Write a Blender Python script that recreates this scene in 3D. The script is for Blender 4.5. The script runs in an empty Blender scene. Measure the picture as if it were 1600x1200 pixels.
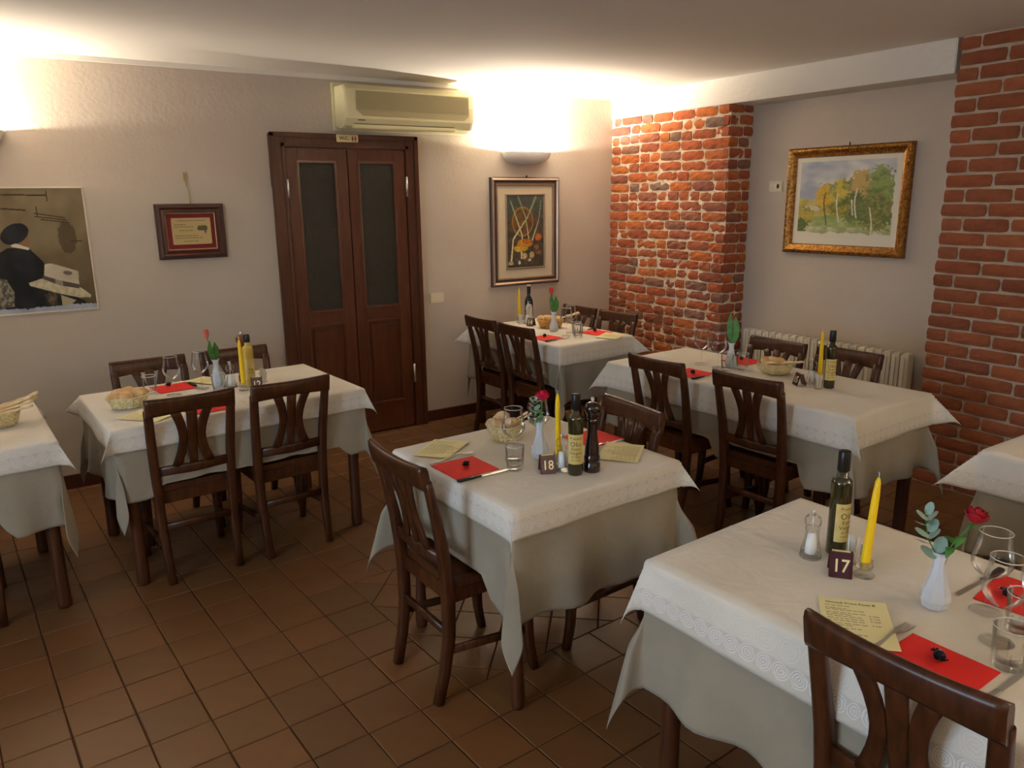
import bpy, bmesh, math, random
from mathutils import Vector, Matrix, noise
random.seed(7)
PI = math.pi
C = bpy.context.scene.collection
SC = bpy.context.scene

# ------------------------------------------------------------------ camera
cam_d = bpy.data.cameras.new('camera'); cam = bpy.data.objects.new('camera', cam_d); C.objects.link(cam)
F = Vector((0.53345, 0.81272, -0.23433)); R_ = Vector((0.83439, -0.55105, -0.01171)); U_ = Vector((0.13864, 0.18928, 0.97209))
m = Matrix(((R_.x, U_.x, -F.x, 0), (R_.y, U_.y, -F.y, 0), (R_.z, U_.z, -F.z, 1.7), (0, 0, 0, 1)))
cam.matrix_world = m
cam_d.sensor_width = 36; cam_d.lens = 27.064; cam_d.clip_start = 0.05
SC.camera = cam
SC.view_settings.view_transform = 'Standard'
try: SC.view_settings.look = 'None'
except Exception: pass
SC.view_settings.gamma = 1.0; SC.view_settings.use_curve_mapping = False
SC.view_settings.exposure = 0.98
SC.cycles.sample_clamp_indirect = 6.0
# ------------------------------------------------------------------ world and lights
w = bpy.data.worlds.new('World'); SC.world = w; w.use_nodes = True
w.node_tree.nodes['Background'].inputs[0].default_value = (0.75, 0.85, 1.0, 1)
w.node_tree.nodes['Background'].inputs[1].default_value = 0.3

def area(name, loc, rot, sx, sy, power, col):
    l = bpy.data.lights.new(name, 'AREA'); l.shape = 'RECTANGLE'; l.size = sx; l.size_y = sy
    l.energy = power; l.color = col
    o = bpy.data.objects.new(name, l); o.location = loc; o.rotation_euler = rot; C.objects.link(o); return o
WARM = (1.0, 0.90, 0.755)
SCONCES = [  # x, y, wall normal angle, power
    (3.585, 5.24, 0, 62), (-0.10, 5.24, 0, 38),
    (-2.60, 2.6, PI/2, 15), (-2.60, -0.2, PI/2, 18),  # extra sconces on the left wall, out of view, added to brighten the room
    (0.2, -1.8, PI, 44), (3.2, -1.8, PI, 96)]  # extra sconces behind the camera, added to light the tabletops
for i, (x, y, a, p) in enumerate(SCONCES):
    nx, ny = math.sin(a), -math.cos(a)
    pl_ = bpy.data.lights.new('sconce_light', 'POINT'); pl_.energy = p; pl_.color = WARM; pl_.shadow_soft_size = .012
    o = bpy.data.objects.new('sconce_light', pl_); o.location = (x + nx*0.055, y + ny*0.055, 2.034 + (.04 if i == 1 else 0)); C.objects.link(o)
# daylight through the window in the left wall
area('window_daylight', (-2.73, 1.1, 1.45), (0, -PI/2, 0), 1.1, 1.3, 44, (0.58, 0.76, 1.0))

# ------------------------------------------------------------------ materials
MATS = {}
def lin(c): return tuple((x/12.92 if x <= 0.04045 else ((x+0.055)/1.055)**2.4) for x in c)
def rgb(r, g, b): return lin((r/255, g/255, b/255))
def mat(name, col, rough=0.6, metal=0.0, col2=None, nscale=8.0, bump=0.0, bscale=60.0, trans=0.0, ior=1.45,
        spec=0.5, objrand=None, stretch=None, coat=0.0, sheen=0.0, detail=4.0, bdist=0.002, emis=None, es=0, sss=0.0):
    if name in MATS: return MATS[name]
    m = bpy.data.materials.new(name); m.use_nodes = True; nt = m.node_tree; N = nt.nodes; L = nt.links
    b = N['Principled BSDF']
    b.inputs['Base Color'].default_value = (*col, 1); b.inputs['Roughness'].default_value = rough
    b.inputs['Metallic'].default_value = metal; b.inputs['Transmission Weight'].default_value = trans
    b.inputs['IOR'].default_value = ior; b.inputs['Specular IOR Level'].default_value = spec
    b.inputs['Coat Weight'].default_value = coat; b.inputs['Coat Roughness'].default_value = 0.15
    b.inputs['Sheen Weight'].default_value = sheen
    b.inputs['Subsurface Weight'].default_value = sss
    if sss: b.inputs['Subsurface Scale'].default_value = 0.01
    if emis: b.inputs['Emission Color'].default_value = (*emis, 1); b.inputs['Emission Strength'].default_value = es
    tc = N.new('ShaderNodeTexCoord'); mp = N.new('ShaderNodeMapping')
    L.new(tc.outputs['Object'], mp.inputs[0])
    if stretch: mp.inputs['Scale'].default_value = stretch
    cur = None
    if col2:
        n = N.new('ShaderNodeTexNoise'); n.inputs['Scale'].default_value = nscale; n.inputs['Detail'].default_value = detail
        L.new(mp.outputs[0], n.inputs['Vector'])
        r = N.new('ShaderNodeValToRGB'); r.color_ramp.elements[0].position = 0.35; r.color_ramp.elements[1].position = 0.68
        r.color_ramp.elements[0].color = (*col, 1); r.color_ramp.elements[1].color = (*col2, 1)
        L.new(n.outputs['Fac'], r.inputs[0]); cur = r.outputs[0]
    if objrand:
        oi = N.new('ShaderNodeObjectInfo'); r2 = N.new('ShaderNodeValToRGB'); e = r2.color_ramp.elements
        e[0].color = (*objrand[0], 1); e[1].color = (*objrand[-1], 1)
        for k, c in enumerate(objrand[1:-1]):
            ne = e.new((k+1)/(len(objrand)-1)); ne.color = (*c, 1)
        L.new(oi.outputs['Random'], r2.inputs[0])
        if cur:
            mx = N.new('ShaderNodeMix'); mx.data_type = 'RGBA'; mx.blend_type = 'MULTIPLY'; mx.inputs[0].default_value = 1
            L.new(r2.outputs[0], mx.inputs[6]); L.new(cur, mx.inputs[7]); cur = mx.outputs[2]
        else: cur = r2.outputs[0]
    if cur: L.new(cur, b.inputs['Base Color'])
    if bump:
        n2 = N.new('ShaderNodeTexNoise'); n2.inputs['Scale'].default_value = bscale; n2.inputs['Detail'].default_value = 5
        L.new(mp.outputs[0], n2.inputs['Vector'])
        bp = N.new('ShaderNodeBump'); bp.inputs['Strength'].default_value = bump; bp.inputs['Distance'].default_value = bdist
        L.new(n2.outputs['Fac'], bp.inputs['Height']); L.new(bp.outputs[0], b.inputs['Normal'])
    MATS[name] = m; return m

def thin_glass(name, tint=(1, 1, 1), boost=1.0, rough=0.02):
    m = bpy.data.materials.new(name); m.use_nodes = True; nt = m.node_tree; N = nt.nodes; L = nt.links
    N.remove(N['Principled BSDF']); out = N['Material Output']
    t = N.new('ShaderNodeBsdfTransparent'); t.inputs[0].default_value = (*tint, 1)
    g = N.new('ShaderNodeBsdfGlossy'); g.inputs['Roughness'].default_value = rough
    fr = N.new('ShaderNodeLayerWeight'); fr.inputs['Blend'].default_value = 0.22
    mu = N.new('ShaderNodeMath'); mu.operation = 'MULTIPLY'; mu.inputs[1].default_value = boost; mu.use_clamp = True
    mi = N.new('ShaderNodeMixShader')
    L.new(fr.outputs['Fresnel'], mu.inputs[0]); L.new(mu.outputs[0], mi.inputs[0])
    L.new(t.outputs[0], mi.inputs[1]); L.new(g.outputs[0], mi.inputs[2]); L.new(mi.outputs[0], out.inputs[0])
    MATS[name] = m; return m

wall_m = mat('plaster_wall', rgb(196, 181, 165), 0.85, col2=rgb(203, 190, 175), nscale=1.6, bump=0.22, bscale=48, bdist=0.006, spec=0.2)
wall_s = mat('plaster_panel', rgb(194, 182, 166), 0.8, col2=rgb(201, 190, 175), nscale=1.2, bump=0.18, bscale=18, bdist=0.008, spec=0.2)
ceil_m = mat('ceiling_paint', rgb(234, 227, 216), 0.9, bump=0.15, bscale=9, bdist=0.01, spec=0.1)
beam_m = mat('beam_plaster', rgb(226, 219, 208), 0.85, bump=0.5, bscale=30, bdist=0.008, spec=0.2)
mortar_m = mat('mortar', rgb(226, 212, 190), 0.95, col2=rgb(196, 178, 154), nscale=14, bump=0.9, bscale=55, bdist=0.01, spec=0.1)
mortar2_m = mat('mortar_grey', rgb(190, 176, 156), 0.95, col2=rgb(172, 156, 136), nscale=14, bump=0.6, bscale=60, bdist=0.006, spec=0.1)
brick_m = mat('old_brick', (1, .97, .94), 0.9, col2=(.62, .58, .56), nscale=16, bump=0.9, bscale=70, bdist=0.008, spec=0.15,
              objrand=[rgb(196, 108, 66), rgb(172, 96, 70), rgb(204, 122, 72), rgb(156, 96, 78), rgb(188, 104, 66), rgb(150, 98, 84), rgb(206, 118, 66), rgb(172, 104, 80), rgb(140, 116, 102)])
brick2_m = mat('dimmed_brick', (1, .97, .94), 0.9, col2=(.72, .68, .66), nscale=12, bump=0.7, bscale=60, bdist=0.006, spec=0.15,
               objrand=[rgb(146, 86, 60), rgb(158, 94, 64), rgb(136, 82, 60), rgb(164, 100, 68), rgb(148, 90, 68)])  # smoother brick; its browner palette also holds the weaker light on this pier
grout_m = mat('floor_joint', rgb(72, 50, 34), 0.95, spec=0.1)
tile_m = mat('terracotta', (1, .98, .95), 0.42, col2=(.84, .82, .80), nscale=5, bump=0.35, bscale=9, bdist=0.004, spec=0.4,
             objrand=[rgb(110, 76, 44), rgb(114, 79, 47), rgb(104, 74, 44), rgb(118, 79, 46), rgb(109, 77, 48)])
wood_m = mat('chair_wood', rgb(56, 29, 13), 0.33, col2=rgb(80, 44, 22), nscale=7, stretch=(9, 9, 1.2), bump=0.08, bscale=40, spec=0.45)
twood_m = mat('table_wood', rgb(66, 35, 17), 0.4, col2=rgb(84, 47, 24), nscale=7, stretch=(9, 9, 1.0))
door_m = mat('door_wood', rgb(80, 40, 21), 0.34, col2=rgb(98, 52, 28), nscale=5, stretch=(8, 8, 0.7), bump=0.05, bscale=40)
door_d = mat('door_frame_wood', rgb(74, 38, 21), 0.38, col2=rgb(90, 48, 27), nscale=5, stretch=(8, 8, 0.7))
molding_m = mat('door_molding_highlit', rgb(104, 60, 38), 0.22, coat=0.9)  # lighter than the door wood: sconce highlight put into the colour
dglass_m = mat('door_glass', rgb(42, 40, 30), 0.35, bump=1.0, bscale=110, bdist=0.004, spec=0.6)
cream_m = mat('cream_plastic', rgb(226, 216, 170), 0.45)
grille_m = mat('grille_plastic', rgb(176, 164, 122), 0.55)
metal_m = mat('steel', rgb(226, 224, 218), 0.34, metal=.9)
dark_m = mat('dark_plastic', rgb(24, 20, 18), 0.35)
black_m = mat('black_print', rgb(40, 36, 32), 0.7)
white_m = mat('white_ceramic', rgb(232, 230, 226), 0.25)
porc_m = mat('porcelain', rgb(212, 221, 232), 0.18, coat=0.4)
rad_m = mat('radiator_enamel', rgb(226, 218, 200), 0.4)
edge_glint_m = None
wine_m = thin_glass('wine_glass', (0.975, 0.975, 0.97), .75)
foot_m = thin_glass('wine_glass_foot', (0.985, 0.985, 0.98), .35)
tumb_m = thin_glass('tumbler_glass', (0.97, 0.975, 0.97), .6)
edge_glint_m = mat('painted_edge_glint', rgb(206, 206, 200), 0.12, spec=1.0, coat=1.0)  # opaque pale grey: the bright edge line of the glass, put into colour
red_m = mat('red_paper', rgb(226, 40, 34), 0.75, bump=0.1, bscale=200)
candle_m = mat('yellow_wax', rgb(250, 208, 20), 0.4, sss=0.15)
menu_m = mat('menu_paper', rgb(238, 228, 172), 0.7)
print_m = mat('menu_print', rgb(120, 108, 78), 0.8)
oil_m = mat('oil_glass', rgb(46, 42, 12), 0.08, spec=0.7, coat=0.5)
winebot_m = mat('wine_bottle_glass', rgb(20, 24, 12), 0.08, spec=0.7, coat=0.5)
yoil_m = mat('pale_oil', rgb(206, 182, 84), 0.12, spec=0.6, coat=0.5)
label_m = mat('label_paper', rgb(200, 178, 104), 0.6, col2=rgb(214, 196, 128), nscale=30)
label_w = mat('white_label', rgb(214, 206, 196), 0.6)
maroon_m = mat('maroon_frame', rgb(70, 22, 26), 0.35)
navy_m = mat('sign_face', rgb(72, 36, 46), 0.22, coat=.4)
cream_t = mat('cream_lettering', rgb(236, 222, 170), 0.5)
pepper_m = mat('pepper_mill_wood', rgb(44, 26, 18), 0.2, coat=0.6)
pepper2_m = mat('brown_mill_wood', rgb(110, 62, 30), 0.2, coat=0.5)
salt_m = mat('salt', rgb(236, 236, 236), 0.8)
tooth_m = mat('toothpick_paper', rgb(232, 230, 224), 0.6)
wicker_m = mat('wicker', rgb(234, 220, 176), 0.6, col2=rgb(214, 196, 142), nscale=40)
wicker2_m = mat('honey_wicker', rgb(220, 172, 96), 0.6, col2=rgb(204, 152, 80), nscale=40)
bread_m = mat('bread_crust', rgb(206, 160, 100), 0.75, col2=rgb(232, 206, 160), nscale=22, bump=0.4, bscale=60, bdist=0.004)
bread2_m = mat('floured_bread', rgb(196, 158, 112), 0.8, col2=rgb(222, 196, 156), nscale=30, bump=0.5, bscale=60, bdist=0.004)
stick_m = mat('breadstick_crust', rgb(226, 190, 136), 0.7, col2=rgb(240, 218, 180), nscale=40)
leaf_m = mat('leaf_green', rgb(64, 120, 52), 0.5, col2=rgb(88, 148, 70), nscale=30)
euc_m = mat('eucalyptus_leaf', rgb(128, 160, 150), 0.6, col2=rgb(150, 180, 168), nscale=30)
rose_m = mat('rose_petal', rgb(150, 8, 28), 0.6, col2=rgb(176, 16, 36), nscale=40)
rose2_m = mat('bright_rose_petal', rgb(196, 14, 56), 0.6, col2=rgb(214, 30, 70), nscale=40)
tulip_m = mat('red_tulip_petal', rgb(206, 36, 34), 0.55, col2=rgb(220, 60, 50), nscale=30)
tulip2_m = mat('coral_tulip_petal', rgb(212, 96, 74), 0.55, col2=rgb(222, 120, 96), nscale=30)
wrap_m = mat('candy_wrapper', rgb(22, 20, 48), 0.2, metal=0.3, col2=rgb(10, 8, 10), nscale=60)
gold_m = mat('gold_foil', rgb(226, 170, 60), 0.3, metal=0.8)
gild_m = mat('gilded_wood', rgb(176, 124, 50), 0.34, metal=0.7, col2=rgb(96, 54, 22), nscale=60, bump=0.5, bscale=90, bdist=0.004)
silverf_m = mat('silvered_frame', rgb(168, 146, 126), 0.3, metal=0.6)
brownf_m = mat('brown_frame_edge', rgb(72, 50, 42), 0.4)
mat_m = mat('picture_mount', rgb(232, 224, 204), 0.8)
linen_m = mat('linen_mount', rgb(206, 192, 164), 0.85, bump=0.3, bscale=300)
plaq_m = mat('plaque_wood', rgb(70, 24, 20), 0.25, coat=0.5)
velvet_m = mat('red_velvet', rgb(128, 20, 24), 0.7, sheen=0.4)
brass_m = mat('brass_plate', rgb(190, 172, 122), 0.4, metal=0.35)
straw_m = mat('dry_straw', rgb(170, 150, 104), 0.8)
base_m = mat('baseboard_wood', rgb(74, 36, 24), 0.4)
bulb_m = mat('bulb', (1, .9, .7), 0.5, emis=(1.0, .85, .62), es=30)

def cloth_material(name, c1, c2, rings):
    m = bpy.data.materials.new(name); m.use_nodes = True; nt = m.node_tree; N = nt.nodes; L = nt.links
    b = N['Principled BSDF']; b.inputs['Roughness'].default_value = 0.85; b.inputs['Specular IOR Level'].default_value = 0.2
    b.inputs['Sheen Weight'].default_value = 0.15
    tc = N.new('ShaderNodeTexCoord'); n = N.new('ShaderNodeTexNoise'); n.inputs['Scale'].default_value = 5; n.inputs['Detail'].default_value = 6
    L.new(tc.outputs['Object'], n.inputs['Vector'])
    r = N.new('ShaderNodeValToRGB'); r.color_ramp.elements[0].position = .3; r.color_ramp.elements[1].position = .7
    r.color_ramp.elements[0].color = (*c1, 1); r.color_ramp.elements[1].color = (*c2, 1); L.new(n.outputs['Fac'], r.inputs[0])
    col = r.outputs[0]
    def M(op, a, bb=None, cl=False):
        k = N.new('ShaderNodeMath'); k.operation = op; k.use_clamp = cl
        for i, x in enumerate((a, bb)):
            if x is None: continue
            if isinstance(x, (int, float)): k.inputs[i].default_value = x
            else: L.new(x, k.inputs[i])
        return k.outputs[0]
    wv = N.new('ShaderNodeTexNoise'); wv.inputs['Scale'].default_value = 320; wv.inputs['Detail'].default_value = 2
    L.new(tc.outputs['Object'], wv.inputs['Vector']); height = M('MULTIPLY', wv.outputs['Fac'], 0.25)
    lw = N.new('ShaderNodeTexNoise'); lw.inputs['Scale'].default_value = 11; lw.inputs['Detail'].default_value = 3; lw.inputs['Distortion'].default_value = 1.2
    L.new(tc.outputs['Object'], lw.inputs['Vector']); height = M('ADD', height, M('MULTIPLY', lw.outputs['Fac'], 2.2))
    if rings:
        uv = N.new('ShaderNodeUVMap'); uv.uv_map = 'hem'; sp = N.new('ShaderNodeSeparateXYZ'); L.new(uv.outputs[0], sp.inputs[0])
        nz = N.new('ShaderNodeTexNoise'); nz.inputs['Scale'].default_value = 40; L.new(tc.outputs['Object'], nz.inputs['Vector'])
        wob = M('MULTIPLY', M('SUBTRACT', nz.outputs['Fac'], .5), .012)
        h = M('ADD', M('MINIMUM', sp.outputs[0], sp.outputs[1]), wob); a = M('ADD', M('MAXIMUM', sp.outputs[0], sp.outputs[1]), wob)
        tot = None
        for (p, c, amp) in ((0.046, 0.041, 1.0), (0.062, 0.098, .25)):
            u = M('SUBTRACT', M('FRACT', M('DIVIDE', a, p)), .5); v = M('DIVIDE', M('SUBTRACT', h, c), p)
            rr = M('SQRT', M('ADD', M('POWER', M('ABSOLUTE', u), 2), M('POWER', M('ABSOLUTE', v), 2)))
            s = M('SINE', M('MULTIPLY', rr, 46)); s = M('MULTIPLY', M('ADD', s, .15), 2.2, True)
            s = M('MULTIPLY', M('MULTIPLY', s, M('LESS_THAN', rr, .47)), amp)
            tot = s if tot is None else M('ADD', tot, s, True)
        base = N.new('ShaderNodeMix'); base.data_type = 'RGBA'
        band = M('MULTIPLY', M('LESS_THAN', h, .064), .32)
        L.new(band, base.inputs[0]); L.new(col, base.inputs[6]); base.inputs[7].default_value = (*[x*.62 for x in c1], 1)
        mx = N.new('ShaderNodeMix'); mx.data_type = 'RGBA'; L.new(M('MULTIPLY', tot, .75), mx.inputs[0])
        L.new(base.outputs[2], mx.inputs[6]); mx.inputs[7].default_value = (*rgb(240, 236, 230), 1); col = mx.outputs[2]
        height = M('ADD', height, M('MULTIPLY', tot, .8))
    L.new(col, b.inputs['Base Color'])
    bp = N.new('ShaderNodeBump'); bp.inputs['Strength'].default_value = .6; bp.inputs['Distance'].default_value = .0025
    L.new(height, bp.inputs['Height']); L.new(bp.outputs[0], b.inputs['Normal'])
    return m
top_cloth_m = cloth_material('embroidered_linen', rgb(216, 209, 194), rgb(226, 219, 206), True)
under_cloth_m = cloth_material('grey_beige_cloth', rgb(146, 137, 119), rgb(156, 147, 129), False)

# ------------------------------------------------------------------ mesh helpers
class MB:
    def __init__(s): s.v = []; s.f = []; s.smooth = []
    def add(s, vs, fs, sm=False):
        k = len(s.v); s.v += [tuple(v) for v in vs]; s.f += [tuple(i+k for i in f) for f in fs]; s.smooth += [sm]*len(fs); return s
    def box(s, x0, x1, y0, y1, z0, z1, bev=0.0):
        if bev:
            bm = bmesh.new(); bmesh.ops.create_cube(bm, size=1)
            for v in bm.verts: v.co = Vector(((x0+x1)/2+v.co.x*(x1-x0), (y0+y1)/2+v.co.y*(y1-y0), (z0+z1)/2+v.co.z*(z1-z0)))
            bmesh.ops.bevel(bm, geom=bm.edges[:], offset=bev, segments=2, affect='EDGES', clamp_overlap=True)
            bm.verts.index_update(); s.add([v.co for v in bm.verts], [[v.index for v in f.verts] for f in bm.faces]); bm.free(); return s
        v = [(x, y, z) for z in (z0, z1) for y in (y0, y1) for x in (x0, x1)]
        return s.add(v, [(0, 2, 3, 1), (4, 5, 7, 6), (0, 1, 5, 4), (2, 6, 7, 3), (0, 4, 6, 2), (1, 3, 7, 5)])
    def sweep(s, pts, radii, seg=10, prof=None, cap=True, sm=True):
        # radii: scalar or (rx,ry) per point; frames from a fixed reference
        pts = [Vector(p) for p in pts]; n = len(pts); vs = []
        ref = None
        for i, p in enumerate(pts):
            t = (pts[min(i+1, n-1)]-pts[max(i-1, 0)]).normalized()
            if ref is None:
                ref = Vector((1, 0, 0)) if abs(t.x) < .8 else Vector((0, 0, 1))
            a = (ref - t*ref.dot(t)).normalized(); b = t.cross(a); ref = a
            r = radii[i] if isinstance(radii, (list, tuple)) else radii
            rx, ry = r if isinstance(r, (list, tuple)) else (r, r)
            if prof: cs = prof
            else: cs = [(math.cos(2*PI*k/seg), math.sin(2*PI*k/seg)) for k in range(seg)]
            vs += [p + a*(c[0]*rx) + b*(c[1]*ry) for c in cs]
        q = len(prof) if prof else seg; fs = []
        for i in range(n-1):
            for k in range(q): fs.append((i*q+k, i*q+(k+1) % q, (i+1)*q+(k+1) % q, (i+1)*q+k))
        s.add(vs, fs, sm)
        if cap:
            s.add(vs[:q], [tuple(range(q))[::-1]]); s.add(vs[-q:], [tuple(range(q))])
        return s
    def lathe(s, prof, seg=24, c=(0, 0, 0), sx=1, sy=1, sm=True, closed=False):
        vs = []
        for (r, z) in prof:
            for k in range(seg):
                a = 2*PI*k/seg; vs.append((c[0]+r*math.cos(a)*sx, c[1]+r*math.sin(a)*sy, c[2]+z))
        fs = []
        for i in range(len(prof)-1):
            for k in range(seg): fs.append((i*seg+k, i*seg+(k+1) % seg, (i+1)*seg+(k+1) % seg, (i+1)*seg+k))
        s.add(vs, fs, sm)
        if prof[0][0] > 1e-5 and closed: s.add(vs[:seg], [tuple(range(seg))[::-1]])
        if prof[-1][0] > 1e-5 and closed: s.add(vs[-seg:], [tuple(range(seg))])
        return s
    def prism(s, poly, y0, y1, ax='y'):
        # poly in (x,z), extruded in y
        n = len(poly); vs = [(x, y0, z) for x, z in poly] + [(x, y1, z) for x, z in poly]
        if ax == 'z': vs = [(x, z, y0) for x, z in poly] + [(x, z, y1) for x, z in poly]
        if ax == 'x': vs = [(y0, x, z) for x, z in poly] + [(y1, x, z) for x, z in poly]
        return s.add(vs, [tuple(range(n)), tuple(range(n, 2*n))[::-1]] + [(i, i+n, (i+1) % n+n, (i+1) % n) for i in range(n)])
    def xf(s, M, k0=0):
        s.v[k0:] = [tuple(M @ Vector(v)) for v in s.v[k0:]]; return s
    def mesh(s, name, material):
        me = bpy.data.meshes.new(name); me.from_pydata(s.v, [], s.f)
        me.polygons.foreach_set('use_smooth', s.smooth); me.materials.append(material)
        bm = bmesh.new(); bm.from_mesh(me); bmesh.ops.remove_doubles(bm, verts=bm.verts, dist=1e-6)
        bmesh.ops.recalc_face_normals(bm, faces=bm.faces); bm.to_mesh(me); bm.free()
        me.update(); return me
    def build(s, name, material, parent=None):
        o = bpy.data.objects.new(name, s.mesh(name, material)); C.objects.link(o)
        if parent: o.parent = parent
        return o
NAMES = (('the table 12', 'the left table'), ('the table 18', 'the middle table'), ('the table 15', 'the radiator-side table'), ('the table 14', 'the back corner table'), ('table 12', 'the left table'),
         ('table 18', 'the middle table'), ('table 17', 'the foreground table'), ('table 15', 'the radiator-side table'), ('table 14', 'the back corner table'))
def tag(o, label=None, cat=None, group=None, kind=None):
    for a, b in NAMES:
        if label: label = label.replace(a, b)
        if group: group = group.replace(a, b)
    if label: o['label'] = label
    if cat: o['category'] = cat
    if group: o['group'] = group
    if kind: o['kind'] = kind
    return o
def empty(name, loc=(0, 0, 0), rz=0):
    o = bpy.data.objects.new(name, None); o.empty_display_size = .05; C.objects.link(o)
    o.location = loc; o.rotation_euler = (0, 0, rz); return o
def struct(name, mb, m, parent=None): 
    o = mb.build(name, m, parent)
    if not parent: o['kind'] = 'structure'
    return o
def copy_tree(o, parent=None):
    c = o.copy(); C.objects.link(c); c.parent = parent
    for ch in list(o.children): copy_tree(ch, c)
    return c
PROTO = {}
def put(kind, builder, label, cat, loc, rz=0, group=None, tilt=None, scale=None):
    if kind not in PROTO:
        o = builder(); PROTO[kind] = o
    else:
        o = copy_tree(PROTO[kind])
    o.location = loc; o.rotation_euler = (tilt[0], tilt[1], rz) if tilt else (0, 0, rz)
    o.scale = (scale,)*3 if scale else (1, 1, 1)
    for k in ('label', 'category', 'group'):
        if k in o: del o[k]
    return tag(o, label, cat, group)

_fc = {}
def glyphs(text, size, font_bold=False):
    """2D mesh of a line of text, centred on x, baseline 0"""
    key = (text, size)
    if key in _fc: return _fc[key]
    cu = bpy.data.curves.new('t', 'FONT'); cu.body = text; cu.size = size; cu.align_x = 'CENTER'; cu.resolution_u = 2
    if font_bold: cu.offset = size*.012
    o = bpy.data.objects.new('t', cu); C.objects.link(o); bpy.context.view_layer.update()
    me = o.to_mesh(); v = [tuple(x.co)[:2] for x in me.vertices]; f = [tuple(p.vertices) for p in me.polygons]
    o.to_mesh_clear(); bpy.data.objects.remove(o); bpy.data.curves.remove(cu)
    _fc[key] = (v, f); return v, f

def painted(name, nx, ny, fn, place, parent):
    """flat picture: colour grid, fn(u,v)->srgb 0-255 with v down; place(u,v)->xyz"""
    vs = [place(i/nx, j/ny) for j in range(ny+1) for i in range(nx+1)]
    fs = [(j*(nx+1)+i, j*(nx+1)+i+1, (j+1)*(nx+1)+i+1, (j+1)*(nx+1)+i) for j in range(ny) for i in range(nx)]
    me = bpy.data.meshes.new(name); me.from_pydata(vs, [], fs)
    ca = me.color_attributes.new('paint', 'FLOAT_COLOR', 'POINT'); buf = []
    for j in range(ny+1):
        for i in range(nx+1):
            c = fn(i/nx, j/ny); buf += [*lin([max(0, min(255, x))/255 for x in c]), 1]
    ca.data.foreach_set('color', buf)
    if 'painting' not in MATS:
        m = bpy.data.materials.new('painting'); m.use_nodes = True; N = m.node_tree.nodes
        a = N.new('ShaderNodeVertexColor'); a.layer_name = 'paint'
        m.node_tree.links.new(a.outputs[0], N['Principled BSDF'].inputs['Base Color']); N['Principled BSDF'].inputs['Roughness'].default_value = .6
        N['Principled BSDF'].inputs['Specular IOR Level'].default_value = .25
        MATS['painting'] = m
    me.materials.append(MATS['painting'])
    o = bpy.data.objects.new(name, me); C.objects.link(o); o.parent = parent; return o

# ------------------------------------------------------------------ room shell
YB = 5.24; XR = 4.483; XREC = 4.733; ZC = 2.515; XL = -2.6; YF = -1.8
struct('wall_back', MB().box(XL-.1, XREC+.1, YB, YB+.1, -.02, ZC+.05), wall_m)
struct('ceiling', MB().box(XL-.1, XREC+.1, YF-.1, YB+.1, ZC, ZC+.1), ceil_m)
struct('wall_right', MB().box(XREC, XREC+.1, YF-.1, YB, -.02, ZC), wall_m)
struct('wall_front', MB().box(XL-.1, XREC, YF-.1, YF, -.02, ZC), wall_m)
wl = MB().box(XL-.1, XL, YF, .4, -.02, ZC); wl.box(XL-.1, XL, 1.8, YB, -.02, ZC); wl.box(XL-.1, XL, .4, 1.8, -.02, .85); wl.box(XL-.1, XL, .4, 1.8, 2.05, ZC)
struct('wall_left', wl, wall_m)
win = MB()
for (a, b, c, d) in ((.4, .46, .85, 2.05), (1.74, 1.8, .85, 2.05), (.4, 1.8, .85, .91), (.4, 1.8, 1.99, 2.05), (1.07, 1.13, .85, 2.05)):
    win.box(XL-.06, XL-.01, a, b, c, d)
wo = struct('window_1', win, door_m)
for (ya, yb) in ((.46, 1.07), (1.13, 1.74)):
    MB().box(XL-.04, XL-.036, ya, yb, .91, 1.99).build('glass_pane', thin_glass('window_glass', (.98, .99, .98), .4), wo)
# thicker lower plaster layer, with its top ledge
struct('trim_1', MB().box(XL, 1.566, YB-.02, YB, 0, 1.792, .004), wall_s)
struct('trim_2', MB().box(XL, XR, YB-.012, YB, ZC-.028, ZC), ceil_m)
bb = MB().box(XL, 1.56, YB-.034, YB-.02, 0, .085, .003)
struct('baseboard_back', bb, base_m)
struct('baseboard_back_right', MB().box(2.612, XR-.012, YB-.014, YB, 0, .085, .003), base_m)
# beam over the niche and plaster edge over the old pier
struct('trim_3', MB().box(XR-.012, XREC, 2.395, YB, 2.335, ZC, .004), beam_m)
lip = MB(); pts = []
y = YB
while y > 3.955:
    pts.append((y, 2.392 - .022*max(0, (4.6-y)/.6) + random.uniform(-.012, .012))); y -= .03
pts.append((3.945, 2.34))
lip.prism([(p[0], p[1]) for p in pts] + [(3.945, ZC), (YB, ZC)], XR-.0125, XR+.001, 'x')
struct('trim_4', lip, beam_m)

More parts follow.
